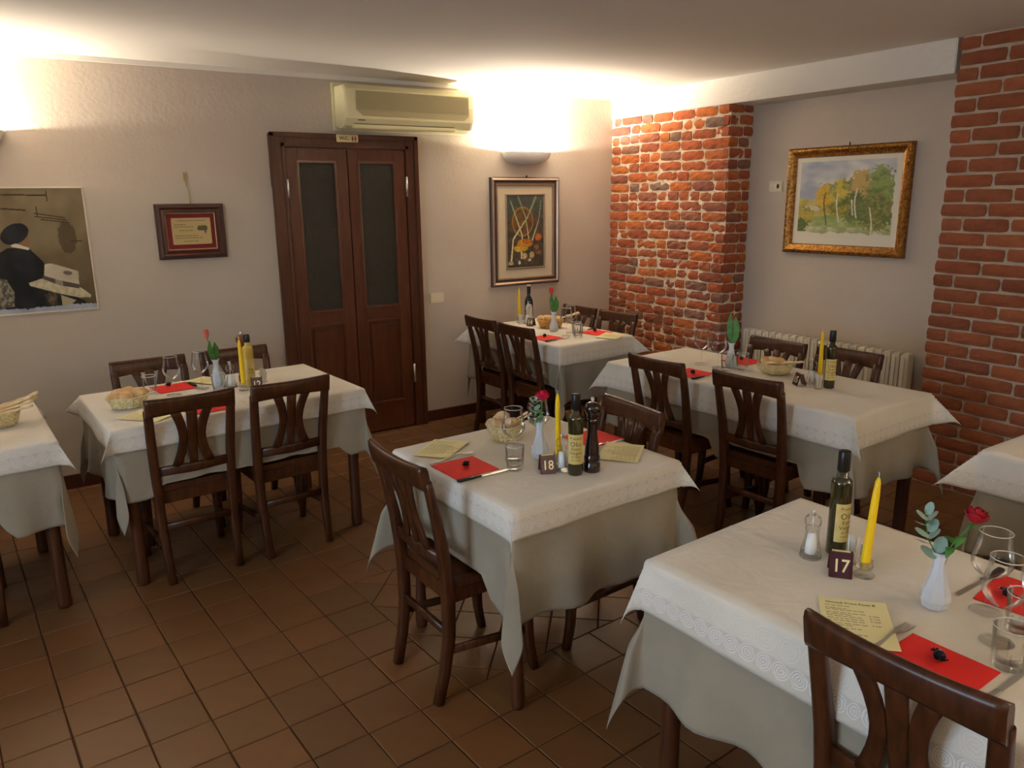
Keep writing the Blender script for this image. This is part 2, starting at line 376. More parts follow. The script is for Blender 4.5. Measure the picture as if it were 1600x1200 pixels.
# ---- brick piers
def brick_mesh(L, H, D, rough):
    nx, nz = (5, 3) if L > .16 else (3, 3)
    vs = []; fs = []
    for j in range(nz+1):
        for i in range(nx+1):
            edge = i in (0, nx) or j in (0, nz); corner = i in (0, nx) and j in (0, nz)
            x = (i/nx-.5)*L; z = (j/nz-.5)*H; q = rough
            if corner: x *= 1-.05*q-.01; z *= 1-.10*q
            y = -(-.006 if corner else (-.0025 if edge else 0)) + random.uniform(-1, 1)*.003*q
            x += random.uniform(-1, 1)*.003*q; z += random.uniform(-1, 1)*.003*q
            vs.append((x, y, z))
    g = lambda i, j: j*(nx+1)+i
    for j in range(nz):
        for i in range(nx): fs.append((g(i, j), g(i+1, j), g(i+1, j+1), g(i, j+1)))
    ring = [g(i, 0) for i in range(nx)] + [g(nx, j) for j in range(nz)] + [g(i, nz) for i in range(nx, 0, -1)] + [g(0, j) for j in range(nz, 0, -1)]
    k = len(vs)
    for r in ring: vs.append((vs[r][0]*1.02, D, vs[r][2]*1.02))
    n = len(ring)
    for a in range(n): fs.append((ring[a], k+a, k+(a+1) % n, ring[(a+1) % n]))
    return MB().add(vs, fs)
def brick_wall(parent, origin, ang, ulen, z0, ztop, material, rough, pitch, seed, right_free=False, lens=(.118, .238), joint=.015, depth=.05, jog=0, row_off=0, bh=None):
    """bricks on a face: u along the wall, outward normal at -v. rotation ang about z"""
    rnd = random.Random(seed); protos = {}
    for k in range(5):
        for L in lens: protos.setdefault(L, []).append(brick_mesh(L, pitch-joint if not bh else bh, depth, rough).mesh('brick', material))
    ca, sa = math.cos(ang), math.sin(ang); row = 0; z = z0 + pitch/2; cnt = 0
    while z - pitch*.3 < ztop(0):
        u = -rnd.uniform(0, .03) if not jog else rnd.uniform(0, jog)
        first = True
        prev = None
        while u < ulen-.03:
            if lens[0] == lens[1]: L = lens[0]
            elif jog: # running bond: begin with half or whole
                L = lens[0] if (first and row % 2) else lens[1]
            else: L = lens[1] if rnd.random() < .52 else lens[0]
            Lr = L*rnd.uniform(.93, 1.05) if not jog else L*rnd.uniform(.98, 1.02)
            if u + Lr > ulen - .03: Lr = ulen - u + (0 if right_free else .0)
            if Lr > .30: Lr = .17
            zz = z + rnd.uniform(-1, 1)*.003*rough + (.006*rough*math.sin(u*5+z*3))
            uc = u + Lr/2
            if zz + pitch*.2 < ztop(uc) and Lr > .04:
                me = rnd.choice(protos[L if L in protos else lens[0]])
                o = bpy.data.objects.new('brick', me); C.objects.link(o); o.parent = parent
                pr = rnd.uniform(-.004, .005)*rough + .001
                o.location = (origin[0]+uc*ca + pr*sa, origin[1]+uc*sa - pr*ca, zz)
                o.rotation_euler = (0, rnd.uniform(-1, 1)*.015*rough, ang)
                h = min(1.0, (ztop(uc)-zz+pitch*.4)/pitch)
                o.scale = ((Lr-joint*rnd.uniform(.8, 1.1))/L*1.0, 1, max(.5, h)*rnd.uniform(.97, 1.04)); cnt += 1
            u += Lr; first = False
        z += pitch; row += 1
    return cnt
def mortar_face(mb, p0, du, dv_out, ulen, z0, z1, amp, step=.028, seed=1):
    nu = int(ulen/step); nz = int((z1-z0)/step); vs = []
    for j in range(nz+1):
        for i in range(nu+1):
            u = ulen*i/nu; z = z0+(z1-z0)*j/nz
            q = amp*noise.noise(Vector((u*22+seed, z*30, seed*3.1))) if 0 < i < nu else 0
            vs.append((p0[0]+du[0]*u+dv_out[0]*q, p0[1]+du[1]*u+dv_out[1]*q, z))
    fs = [(j*(nu+1)+i, j*(nu+1)+i+1, (j+1)*(nu+1)+i+1, (j+1)*(nu+1)+i) for j in range(nz) for i in range(nu)]
    mb.add(vs, fs, True)
YP = 3.955
pm = MB()
mortar_face(pm, (XR+.006, YB), (0, -1), (-1, 0), YB-YP, 0, 2.40, .006)
mortar_face(pm, (XR+.006, YP+.006), (1, 0), (0, -1), XREC-XR-.006, 0, 2.335, .006, seed=4)
pier = struct('wall_pier_far', pm, mortar_m); pier['label'] = 'old brick pier in the far right corner'
n1 = brick_wall(pier, (XR+.0, YB-.002), -PI/2, YB-YP, 0, lambda u: 2.385-.015*math.sin(u*9), brick_m, 1.0, .0755, 3, lens=(.118, .238), joint=.011)
n2 = brick_wall(pier, (XR+.003, YP), 0, XREC-XR-.003, 0, lambda u: 2.335, brick_m, .8, .0755, 5, lens=(.118, .175), joint=.011)
YP2 = 2.39
pm2 = MB()
mortar_face(pm2, (XR-.004, YP2-.02), (0, -1), (-1, 0), YP2-.02-1.2, 0, ZC, .003, seed=9)
pm2.box(XR-.002, XREC-.001, 1.2, YP2-.018, 0, ZC)
pier2 = struct('wall_pier_near', pm2, mortar2_m); pier2['label'] = 'regular brick pier at the right edge of the view'
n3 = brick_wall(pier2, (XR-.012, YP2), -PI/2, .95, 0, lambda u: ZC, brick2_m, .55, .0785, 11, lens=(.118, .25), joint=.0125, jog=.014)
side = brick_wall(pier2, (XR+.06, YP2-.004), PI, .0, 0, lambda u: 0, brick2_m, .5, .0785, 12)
struct('wall_pier_plain', MB().box(XR, XREC, YF, 1.2, 0, ZC), wall_m)

# ---- floor
struct_floor = MB().box(XL, XREC, YF, YB, -.06, -.004)
floor = struct('floor', struct_floor, grout_m)
T0a = math.radians(3.7); TP = .1945; O = Vector((1.199, 1.925))
ex = Vector((math.cos(T0a), math.sin(T0a))); ey = Vector((-math.sin(T0a), math.cos(T0a)))
def clip(poly, n, d):   # keep n.p <= d
    out = []
    for i in range(len(poly)):
        a, b = poly[i], poly[(i+1) % len(poly)]; da, db = n.dot(a)-d, n.dot(b)-d
        if da <= 0: out.append(a)
        if (da < 0) != (db < 0) and abs(da-db) > 1e-9: out.append(a+(b-a)*(da/(da-db)))
    return out
def area_of(p): return abs(sum(p[i].x*p[(i+1) % len(p)].y-p[(i+1) % len(p)].x*p[i].y for i in range(len(p))))/2
def inset(poly, d):
    c = sum(poly, Vector((0, 0)))/len(poly); sgn = 1
    if sum(poly[i].x*poly[(i+1) % len(poly)].y-poly[(i+1) % len(poly)].x*poly[i].y for i in range(len(poly))) < 0: poly = poly[::-1]
    q = poly
    for i in range(len(poly)):
        a, b = poly[i], poly[(i+1) % len(poly)]; e = (b-a)
        if e.length < 1e-5: continue
        n = Vector((e.y, -e.x)).normalized(); q = clip(q, n, n.dot(a)-d)
        if len(q) < 3: return []
    return q
def tile_geo(poly, zj):
    a = inset(poly, .0022); b = inset(poly, .0048)
    if len(a) < 3 or len(a) != len(b): return None
    n = len(a); vs = [(p.x, p.y, -.02) for p in a] + [(p.x, p.y, zj-.002) for p in a] + [(p.x, p.y, zj) for p in b]
    fs = [tuple(range(2*n, 3*n))]
    for k in (0, n):
        fs += [(k+i, k+(i+1) % n, k+n+(i+1) % n, k+n+i) for i in range(n)]
    return vs, fs
S2 = math.sqrt(.5)
I0, I1, J0, J1 = -.0, 7., 1., 6.     # diamond field in grid units
def G(i, j): return O + ex*(i*TP) + ey*(j*TP)
cells = []
for i in range(-24, 26):
    for j in range(-22, 22):
        if I0 <= i < I1 and J0 <= j < J1: continue
        cells.append(([G(i, j), G(i+1, j), G(i+1, j+1), G(i, j+1)], True, (i, j)))
for i in range(-10, 16):
    for j in range(-10, 16):
        c = []
        for (di, dj) in ((0, 0), (1, 0), (1, 1), (0, 1)):
            a, b = i+di, j+dj; c.append(Vector(((a-b)*S2+3.5, (a+b)*S2-3.0)))
        for (n, d) in ((Vector((-1, 0)), -I0), (Vector((1, 0)), I1), (Vector((0, -1)), -J0), (Vector((0, 1)), J1)):
            c = clip(c, n, d)
            if len(c) < 3: break
        if len(c) >= 3 and area_of(c) > .03: cells.append(([G(p.x, p.y) for p in c], False, None))
full = []
sq = [Vector((0, 0)), Vector((TP, 0)), Vector((TP, TP)), Vector((0, TP))]
for k in range(4):
    vs, fs = tile_geo([p + Vector((random.uniform(-.0012, .0012), random.uniform(-.0012, .0012))) for p in sq], 0)
    full.append(MB().add(vs, fs).mesh('tile', tile_m))
visible = []; rest = MB()
ROOM = ((Vector((-1, 0)), -XL), (Vector((1, 0)), XREC), (Vector((0, -1)), -YF), (Vector((0, 1)), YB))
def in_view(c):
    d = Vector((c.x, c.y, -1.7)); z = d.dot(F)
    if z < .3: return None
    x = 800+1202.85*d.dot(R_)/z; yv = 600-1202.85*d.dot(U_)/z
    if -40 < x < 1640 and 500 < yv < 1260: return z
    return None
for poly, isfull, ij in cells:
    q = poly; clipped = False
    for n, d in ROOM:
        q2 = clip(q, n, d)
        if len(q2) != len(q) or any((a-b).length > 1e-6 for a, b in zip(q, q2)): clipped = True
        q = q2
        if len(q) < 3: break
    if len(q) < 3 or area_of(q) < 2e-4: continue
    c = sum(q, Vector((0, 0)))/len(q); z = in_view(c)
    hidden = (c.x > 1.5 and c.y < 1.5) or (c.x > 2.9 and c.y < 1.9) or (c.x > XR) or (c.x > 4.0 and c.y > 2.4)
    visible.append(((z if z and not hidden else 99), q, isfull and not clipped, poly))
visible.sort(key=lambda t: t[0])
cnt = 0
for z, q, isf, poly in visible:
    if z < 99 and cnt < 300:
        if isf:
            o = bpy.data.objects.new('tile', random.choice(full)); C.objects.link(o); o.parent = floor
            o.location = (poly[0].x, poly[0].y, random.uniform(-.001, 0)); o.rotation_euler = (random.uniform(-.002, .002), random.uniform(-.002, .002), T0a)
        else:
            g = tile_geo(q, random.uniform(-.001, 0))
            if not g: continue
            o = MB().add(*g).build('tile', tile_m, floor)
        cnt += 1
    else:
        g = tile_geo(q, random.uniform(-.001, 0))
        if g: rest.add(*g)
ro = rest.build('far_tiles', tile_m, floor); ro['kind'] = 'stuff'

# ---- door with two folding leaves
door = empty('door_1', (0, YB, 0)); door['kind'] = 'structure'
fr = MB()
for (x0, x1, z0, z1) in ((1.56, 1.655, 0, 2.132), (2.518, 2.612, 0, 2.132), (1.655, 2.518, 2.045, 2.132)):
    fr.box(x0, x1, -.05, -.001, z0, z1, .004)
for (x0, x1, z0, z1) in ((1.56, 1.585, 0, 2.135), (2.587, 2.615, 0, 2.135), (1.56, 2.615, 2.107, 2.137)):
    fr.box(x0-.003, x1+.003, -.062, -.04, z0, z1, .004)
for (x0, x1, z0, z1) in ((1.63, 1.655, 0, 2.07), (2.518, 2.543, 0, 2.07), (1.63, 2.543, 2.045, 2.07)):
    fr.box(x0, x1, -.056, -.045, z0, z1, .003)
fr.build('door_frame', door_d, door)
def leaf(x0, x1):
    g = .087; gx0, gx1 = x0+g-.012, x1-g
    lf = MB()
    for (a, b, c, d) in ((x0, gx0, .012, 2.04), (gx1, x1, .012, 2.04), (gx0, gx1, 1.955, 2.04), (gx0, gx1, .85, .95), (gx0, gx1, .012, .23)):
        lf.box(a, b, -.045, -.012, c, d, .0025)
    lf.box(gx0, gx1, -.03, -.018, .22, .86)
    o = lf.build('door_leaf', door_m, door)
    MB().box(gx0, gx1, -.032, -.024, .95, 1.955).build('glass_pane', dglass_m, o)
    MB().box(gx0+.03, gx1-.03, -.038, -.028, .26, .82, .006).build('raised_panel', door_m, o)
    ml = MB()
    for (c, d) in ((.95, 1.955), (.23, .85)):
        ml.box(gx0-.008, gx0+.008, -.053, -.03, c-.008, d+.008, .004); ml.box(gx1-.008, gx1+.008, -.053, -.03, c-.008, d+.008, .004)
        ml.box(gx0, gx1, -.053, -.03, c-.008, c+.008, .004); ml.box(gx0, gx1, -.053, -.03, d-.008, d+.008, .004)
    ml.build('molding', molding_m, o)
    return o
l1 = leaf(1.659, 2.080); l2 = leaf(2.086, 2.514)
for z in (1.72, .35):
    MB().sweep([(2.518, -.056, z), (2.518, -.056, z+.14)], .009, 10).build('hinge', metal_m, door)
    MB().sweep([(1.656, -.056, z), (1.656, -.056, z+.12)], .007, 10).build('hinge', metal_m, door)

# WC sign
wc = empty('wc_sign', (2.084, YB-.063, 2.108))
MB().box(-.078, .078, -.006, 0, -.024, .026, .003).build('plate', mat('sign_cream', rgb(226, 206, 150), .4), wc)
v, f = glyphs('W.C.', .03, True); MB().add([(x-.025, -.0068, z-.008) for x, z in v], f).build('lettering', black_m, wc)
fig = MB()
for k, (cx_, fem) in enumerate(((.036, True), (.056, False))):
    fig.add([(cx_+.0045*math.cos(a*PI/4), -.0068, .013+.0045*math.sin(a*PI/4)) for a in range(8)], [tuple(range(8))])
    if fem: fig.add([(cx_-.003, -.0068, .008), (cx_+.003, -.0068, .008), (cx_+.009, -.0068, -.006), (cx_-.009, -.0068, -.006)], [(0, 1, 2, 3)])
    else: fig.add([(cx_-.006, -.0068, .008), (cx_+.006, -.0068, .008), (cx_+.004, -.0068, -.006), (cx_-.004, -.0068, -.006)], [(0, 1, 2, 3)])
    fig.add([(cx_-.0035, -.0068, -.006), (cx_+.0035, -.0068, -.006), (cx_+.0025, -.0068, -.019), (cx_-.0025, -.0068, -.019)], [(0, 1, 2, 3)])
fig.build('figures', mat('sign_red', rgb(140, 44, 30), .6), wc)
tag(wc, 'small cream W.C. sign fixed on the top of the door frame', 'sign')

# ------------------------------------------------------------------ wall fittings
def sconce():
    r = empty('wall_sconce')
    mb = MB(); prof = [(.020, -.098), (.10, -.092), (.165, -.075), (.205, -.045), (.221, -.008), (.222, 0), (.212, 0), (.206, -.010), (.19, -.04), (.15, -.065), (.08, -.08), (.0, -.083)]
    n = 28; vs = []
    for (rr, z) in prof:
        for k in range(n+1):
            a = PI*k/n; cx_ = math.cos(a); sy_ = math.sin(a)
            # superellipse plan: broad nearly straight front
            d = (abs(cx_)**3+abs(sy_)**3)**(1/3)
            vs.append((rr*cx_/d, -max(0, rr*sy_/d*.56)-.001, z))
    fs = [(i*(n+1)+k, i*(n+1)+k+1, (i+1)*(n+1)+k+1, (i+1)*(n+1)+k) for i in range(len(prof)-1) for k in range(n)]
    mb.add(vs, fs, True).build('bowl', white_m, r)
    MB().box(-.06, .06, -.03, -.001, -.075, -.05, .004).build('lamp_holder', white_m, r)
    MB().sweep([(-.05, -.055, -.052), (.05, -.055, -.052)], .006, 10).build('bulb', bulb_m, r)
    return r
SL = ['white bowl wall sconce between the air conditioner and the brick pier', 'white bowl wall sconce cut by the left edge above the mural',
      'extra unseen bowl sconce on the left wall beside the window', 'extra unseen bowl sconce on the left wall near the front', 'extra unseen bowl sconce on the front wall at left', 'extra unseen bowl sconce on the front wall at right']
for (x, y, a, p), lb in zip(SCONCES, SL):
    put('sconce', sconce, lb, 'wall lamp', (x, y, 2.095 if x == -0.10 else 2.055), a, 'wall sconces')

# air conditioner
ac = empty('air_conditioner', (2.03, YB, 2.16))
# x 0..1.0  (to 3.03), profile in (y,z)
prof = [(0, .03), (-.06, .005), (-.13, .0), (-.175, .022), (-.197, .07), (-.198, .17), (-.185, .255), (-.155, .285), (0, .29)]
body = MB(); W_ = .985; xs = [0, .012, .03, .96-.01, .96+.012, W_]; sc_ = [.93, .98, 1, 1, .98, .93]
vs = []; cyz = (-.09, .145)
for x, s_ in zip(xs, sc_):
    for (yy, zz) in prof: vs.append((x, (yy-cyz[0])*s_+cyz[0] if yy < -.01 else 0, (zz-cyz[1])*s_+cyz[1]))
n = len(prof); fs = [(i*n+k, i*n+(k+1) % n, (i+1)*n+(k+1) % n, (i+1)*n+k) for i in range(5) for k in range(n)]
body.add(vs, fs); body.add(vs[:n], [tuple(range(n))]); body.add(vs[-n:], [tuple(range(n))[::-1]])
body.build('casing', cream_m, ac)
gr = MB()
gr.prism([(.075, .125), (.125, .088), (.90, .088), (.935, .115), (.935, .245), (.075, .245)], -.2005, -.196)
gr.build('intake_grille', grille_m, ac)
sl = MB()
for k in range(18): sl.box(.08, .93, -.203, -.2, .128+k*.0065, .1305+k*.0065)
sl.build('grille_slats', grille_m, ac)['kind'] = 'stuff'
MB().box(.05, .83, -.192, -.14, .004, .032, .006).build('air_flap', cream_m, ac)
MB().box(.06, .82, -.1865, -.18, .034, .037).build('flap_gap', dark_m, ac)
MB().box(.085, .135, -.2, -.196, .056, .061).build('badge', dark_m, ac)
MB().box(-.02, W_+.01, -.02, 0, .0, .31, .006).build('mounting_plate', cream_m, ac)
tag(ac, 'cream wall air conditioner above the brown folding door', 'air conditioner')

# switches
def switch(name, loc, rz, label, dark=False):
    r = empty(name, loc, rz)
    MB().box(-.058, .058, -.009, 0, -.038, .038, .004).build('cover_plate', mat('switch_cream', rgb(226, 212, 180), .4), r)
    MB().box(-.008, .012, -.013, -.008, -.018, .018, .002).build('rocker', white_m, r)
    if dark:
        MB().box(.014, .032, -.0125, -.008, -.014, .014, .002).build('button', dark_m, r)
        MB().box(-.034, -.016, -.0125, -.008, -.014, .014, .002).build('button', white_m, r)
    return tag(r, label, 'switch')
switch('light_switch', (2.76, YB, .967), 0, 'small cream light switch right of the folding door')
switch('wall_socket', (XREC, 3.72, 1.762), -PI/2, 'small cream switch plate left of the gold framed watercolour', True)

# radiator
rad = empty('radiator', (XREC-.001, 0, 0))
NS = 22; y0, y1 = 2.56, 3.86; pt = (y1-y0)/NS
for k in range(NS):
    ya = y0+k*pt
    sec = MB(); sec.box(-.098, -.03, ya+.004, ya+pt-.004, .10, .718, .002); sec.box(-.106, -.098, ya+.024, ya+pt-.024, .12, .70, .001)
    sec.box(-.09, -.035, ya+.010, ya+pt-.010, .718, .726, .003)
    sec.build('section', rad_m, rad)
MB().sweep([(-.064, y0, .69), (-.064, y1, .69)], .014, 10).build('header_pipe', rad_m, rad)
MB().sweep([(-.064, y0, .13), (-.064, y1, .13)], .014, 10).build('header_pipe', rad_m, rad)
for yy in (y0+.2, y1-.2): MB().box(-.035, 0, yy-.01, yy+.01, .6, .62).build('bracket', rad_m, rad)
tag(rad, 'long white ribbed radiator under the gold framed watercolour', 'radiator')

# ------------------------------------------------------------------ pictures
def frame_mb(x0, x1, z0, z1, prof):
    """mitred frame on plane y=0 facing -y; prof: list of (inset, -y depth)"""
    mb = MB(); vs = []
    for (i, d) in prof: vs += [(x0+i, -d, z0+i), (x1-i, -d, z0+i), (x1-i, -d, z1-i), (x0+i, -d, z1-i)]
    fs = []
    for k in range(len(prof)-1):
        for a in range(4): fs.append((k*4+a, k*4+(a+1) % 4, (k+1)*4+(a+1) % 4, (k+1)*4+a))
    return mb.add(vs, fs)
def fbm(x, y, s=0.0): return noise.noise(Vector((x, y, s)))+.5*noise.noise(Vector((x*2.1, y*2.1, s+5)))
def mixc(a, b, t): t = max(0, min(1, t)); return tuple(p+(q-p)*t for p, q in zip(a, b))
def ell(u, v, cx, cy, rx, ry, rot=0):
    dx, dy = u-cx, v-cy; c, s = math.cos(rot), math.sin(rot)
    return ((dx*c+dy*s)/rx)**2+((-dx*s+dy*c)/ry)**2
def seg(u, v, x0, y0, x1, y1):
    dx, dy = x1-x0, y1-y0; t = max(0, min(1, ((u-x0)*dx+(v-y0)*dy)/(dx*dx+dy*dy)))
    return math.hypot(u-x0-t*dx, v-y0-t*dy), t
def inpoly(u, v, P):
    r = False; n = len(P)
    for i in range(n):
        (a, b), (c, d) = P[i], P[i-1]
        if (b > v) != (d > v) and u < (c-a)*(v-b)/(d-b+1e-12)+a: r = not r
    return r
# gold framed watercolour (faces -x)
gp = empty('framed_watercolour', (XREC-.001, 3.605, 1.305), -PI/2)   # local x -> -world y
GW, GH = .895, .705
frame_mb(0, GW, 0, GH, [(0, 0), (0, .030), (.010, .040), (.025, .042), (.045, .030), (.058, .026), (.062, .018), (.066, .010)]).build('gilt_frame', gild_m, gp)
orn = MB()
for side_ in range(4):
    Lh = GW if side_ % 2 == 0 else GH; nn = int(Lh/.022)
    for k in range(nn):
        t = .018+(Lh-.036)*k/(nn-1)
        p = ((t, .020), (GW-.020, t), (t, GH-.020), (.020, t))[side_]
        vs = []; 
        for (dx, dz) in ((.010, 0), (0, .007), (-.010, 0), (0, -.007)):
            a = .6 if side_ % 2 == 0 else 2.2
            vs.append((p[0]+dx*math.cos(a)-dz*math.sin(a), -.040, p[1]+dx*math.sin(a)+dz*math.cos(a)))
        vs.append((p[0], -.050, p[1])); orn.add(vs, [(0, 1, 4), (1, 2, 4), (2, 3, 4), (3, 0, 4)], True)
orn.build('carved_ornament', gild_m, gp)['kind'] = 'stuff'
MB().box(.06, GW-.06, -.012, -.004, .06, GH-.06).build('mount', mat_m, gp)
def wc_paint(u, v):
    n = fbm(u*9, v*9); n2 = fbm(u*30, v*30, 3)
    sky = mixc((150, 160, 182), (226, 222, 214), .5+.9*fbm(u*4, v*6, 8)); c = sky
    if v > .36+.05*u and u < .5: c = mixc((158, 160, 186), c, .25)           # far hills
    if v > .47+.03*math.sin(u*8): c = mixc((196, 196, 110), (176, 150, 60), .5+n)
    if ell(u, v, .14, .62, .10, .04) < 1: c = (206, 196, 176)
    if v > .70+.05*math.sin(u*5+1)-.02: c = mixc((120, 150, 70), (176, 184, 120), .5+n)
    if v > .86: c = mixc((214, 208, 178), (150, 160, 100), .35+n+(.4 if .3 < u < .8 else 0))
    for (cx, cy, rx, ry, ca_, cb) in ((.30, .46, .11, .17, (206, 160, 30), (220, 180, 60)), (.46, .42, .12, .18, (196, 170, 60), (214, 190, 70)),
        (.66, .33, .13, .21, (196, 150, 90), (190, 170, 90)), (.86, .34, .13, .26, (120, 148, 74), (150, 160, 80)), (.08, .72, .10, .12, (200, 160, 50), (150, 150, 60)),
        (.82, .66, .20, .24, (84, 100, 46), (150, 140, 66)), (.60, .60, .14, .20, (80, 100, 50), (120, 124, 60)), (.03, .86, .07, .12, (90, 104, 50), (60, 80, 40)), (.44, .62, .12, .10, (90, 110, 50), (180, 150, 40))):
        if ell(u, v, cx, cy, rx, ry) < 1+.8*n2: c = mixc(ca_, cb, .5+1.2*n2); c = mixc(c, (70, 90, 40), max(0, n*1.2))
    for (x0, a, b) in ((.305, .40, .84), (.44, .42, .80), (.63, .36, .74), (.60, .5, .7), (.78, .6, .95)):
        if abs(u-x0-.02*math.sin(v*9)) < .007 and a < v < b: c = (222, 216, 196) if x0 != .305 else (90, 70, 40)
    c = mixc(c, (226, 222, 200), .16)
    if v > .93+.03*n or u > .985+.02*n or u < .004: c = (228, 222, 204)
    return c
painted('watercolour', 150, 116, wc_paint, lambda u, v: (.098+u*(GW-.196), -.0135, GH-.093-v*(GH-.205)), gp)
MB().sweep([(GW/2, -.004, GH), (GW/2, -.006, GH+.022)], .004, 8).build('hanging_nail', dark_m, gp)
tag(gp, 'landscape watercolour with autumn trees in a gilded carved frame', 'picture')
# vegetable painting
vp_ = empty('framed_painting', (3.249, YB-.001, 1.012))
VW, VH = .66, .85
frame_mb(0, VW, 0, VH, [(0, 0), (0, .022), (.008, .030)]).build('frame_edge', brownf_m, vp_)
frame_mb(0, VW, 0, VH, [(.008, .030), (.020, .036), (.030, .026)]).build('outer_frame', silverf_m, vp_)
frame_mb(0, VW, 0, VH, [(.030, .026), (.040, .020), (.050, .024)]).build('dark_band', brownf_m, vp_)
frame_mb(0, VW, 0, VH, [(.050, .024), (.060, .024), (.064, .008)]).build('inner_frame', silverf_m, vp_)
MB().box(.062, VW-.062, -.009, -.003, .062, VH-.062).build('linen_mount', linen_m, vp_)
frame_mb(.143, VW-.137, .130, VH-.128, [(0, .009), (0, .016), (.008, .018), (.013, .011)]).build('inner_moulding', silverf_m, vp_)
def veg(u, v):
    n = fbm(u*7, v*12); n2 = fbm(u*26, v*44, 2)
    c = mixc((66, 60, 52), (92, 78, 62), .5+n+.5*n2); 
    if v < .3: c = mixc(c, (70, 84, 92), .6-v)
    if ell(u, v, .42, .36, .28, .20) < 1: c = mixc((120, 84, 48), (84, 62, 44), .5+n)
    if .85 < ell(u, v, .42, .36, .28, .20) < 1.08: c = (150, 112, 62)
    for (x0, y0, x1, y1, w0, w1) in ((.10, .93, .16, .60, .045, .03), (.16, .60, .55, .30, .028, .022), (.55, .30, .78, .02, .02, .045), (.38, .86, .40, .55, .045, .03), (.40, .55, .10, .08, .028, .03),
        (.58, .60, .50, .30, .024, .018), (.50, .30, .30, .02, .018, .03), (.68, .62, .86, .34, .03, .014), (.86, .34, .92, .08, .012, .02)):
        d, t = seg(u, v*1.0, x0, y0, x1, y1); ww = w0+(w1-w0)*t
        if d < ww*.5: c = mixc((214, 212, 172), (120, 144, 96), (.62-v)*1.8)
    for (cx, cy, rx, ry, col) in ((.48, .66, .22, .06, (214, 150, 50)), (.36, .73, .20, .05, (206, 160, 60)), (.55, .64, .14, .035, (190, 116, 40)), (.84, .58, .09, .055, (200, 112, 50)), (.30, .74, .10, .04, (220, 180, 80)),
        (.46, .84, .08, .045, (206, 186, 140)), (.66, .83, .07, .05, (196, 170, 120)), (.80, .72, .08, .035, (150, 110, 76)), (.86, .80, .09, .03, (140, 100, 70)), (.60, .90, .05, .02, (210, 200, 170)), (.32, .93, .04, .025, (220, 214, 190)), (.09, .94, .07, .04, (190, 176, 140))):
        e = ell(u, v, cx, cy, rx, ry)
        if e < 1: c = mixc(col, tuple(x*.6 for x in col), e*.5+n2)
    if v > .96: c = (70, 66, 56)
    return c
painted('oil_painting', 90, 130, veg, lambda u, v: (.154+u*(VW-.302), -.0115, VH-.139-v*(VH-.280)), vp_)
MB().sweep([(VW/2+.02, -.004, VH), (VW/2+.02, -.006, VH+.014)], .006, 8).build('hanging_nail', dark_m, vp_)
tag(vp_, 'still life of leeks and vegetables in a silver frame under the sconce', 'picture')
# plaque
pq = empty('framed_plaque', (.828, YB-.0205, 1.355)); PW, PH = .405, .337
frame_mb(0, PW, 0, PH, [(0, 0), (0, .018), (.010, .030), (.024, .034)]).build('outer_frame', brownf_m, pq)
frame_mb(0, PW, 0, PH, [(.024, .034), (.034, .026), (.050, .028), (.056, .014)]).build('inner_frame', plaq_m, pq)
frame_mb(0, PW, 0, PH, [(.055, .016), (.058, .018), (.061, .016)]).build('fillet', brass_m, pq)
MB().box(.05, PW-.05, -.010, -.003, .05, PH-.05).build('velvet_backing', velvet_m, pq)
pl = MB().box(.088, PW-.085, -.0145, -.011, .088, PH-.086, .001).build('engraved_plate', brass_m, pq)
ln = MB(); xs0 = .103
for (z, a, b) in ((.232, .02, .18), (.208, 0, .07), (.194, 0, .105), (.172, .03, .11), (.140, 0, .13), (.126, 0, .16), (.106, .05, .13)):
    xx = a
    while xx < b:
        wl_ = random.uniform(.008, .018); ln.add([(xs0+xx, -.0152, z), (xs0+xx+wl_, -.0152, z), (xs0+xx+wl_, -.0152, z+.0042), (xs0+xx, -.0152, z+.0042)], [(0, 1, 2, 3)]); xx += wl_+.004
ln.build('engraved_lines', mat('engraving', rgb(110, 92, 60), .6), pq)
em = MB(); P = [(.0, .03), (.008, .04), (.012, .052), (.018, .044), (.026, .046), (.030, .056), (.034, .046), (.048, .050), (.062, .044), (.064, .026), (.056, .016), (.054, 0), (.046, .0), (.044, .016), (.026, .018), (.010, .018)]
em.add([(.235+x, -.0152, .155+z) for x, z in P], [tuple(range(len(P)))]); em.build('emblem', mat('emblem_ink', rgb(100, 92, 62), .6), pq)
pn = MB()
for (x, z) in ((.092, .247), (.316, .247), (.092, .093), (.316, .093)): pn.lathe([(0, .004), (.003, .003), (.004, 0)], 8, (0, 0, 0)); pn.xf(Matrix.Translation((x, -.0145, z)) @ Matrix.Rotation(PI/2, 4, 'X'), len(pn.v)-24)
pn.build('pins', brass_m, pq)
tag(pq, 'brass plaque on red velvet in a dark wood frame', 'plaque')
# dried wheat ear and string over the plaque
wh = MB(); wh.sweep([(1.042, YB-.030, 1.692), (1.040, YB-.028, 1.76), (1.033, YB-.008, 1.80), (1.030, YB-.008, 1.845)], .003, 6)
for k in range(5):
    for s_ in (-1, 1):
        z = 1.825+k*.010; wh.sweep([(1.030, YB-.009, z), (1.030+s_*.008, YB-.010, z+.010), (1.030+s_*.006, YB-.009, z+.020)], [.002, .004, .001], 6)
tag(wh.build('dried_wheat', straw_m), 'dried wheat ear hanging on the wall above the plaque', 'decoration')
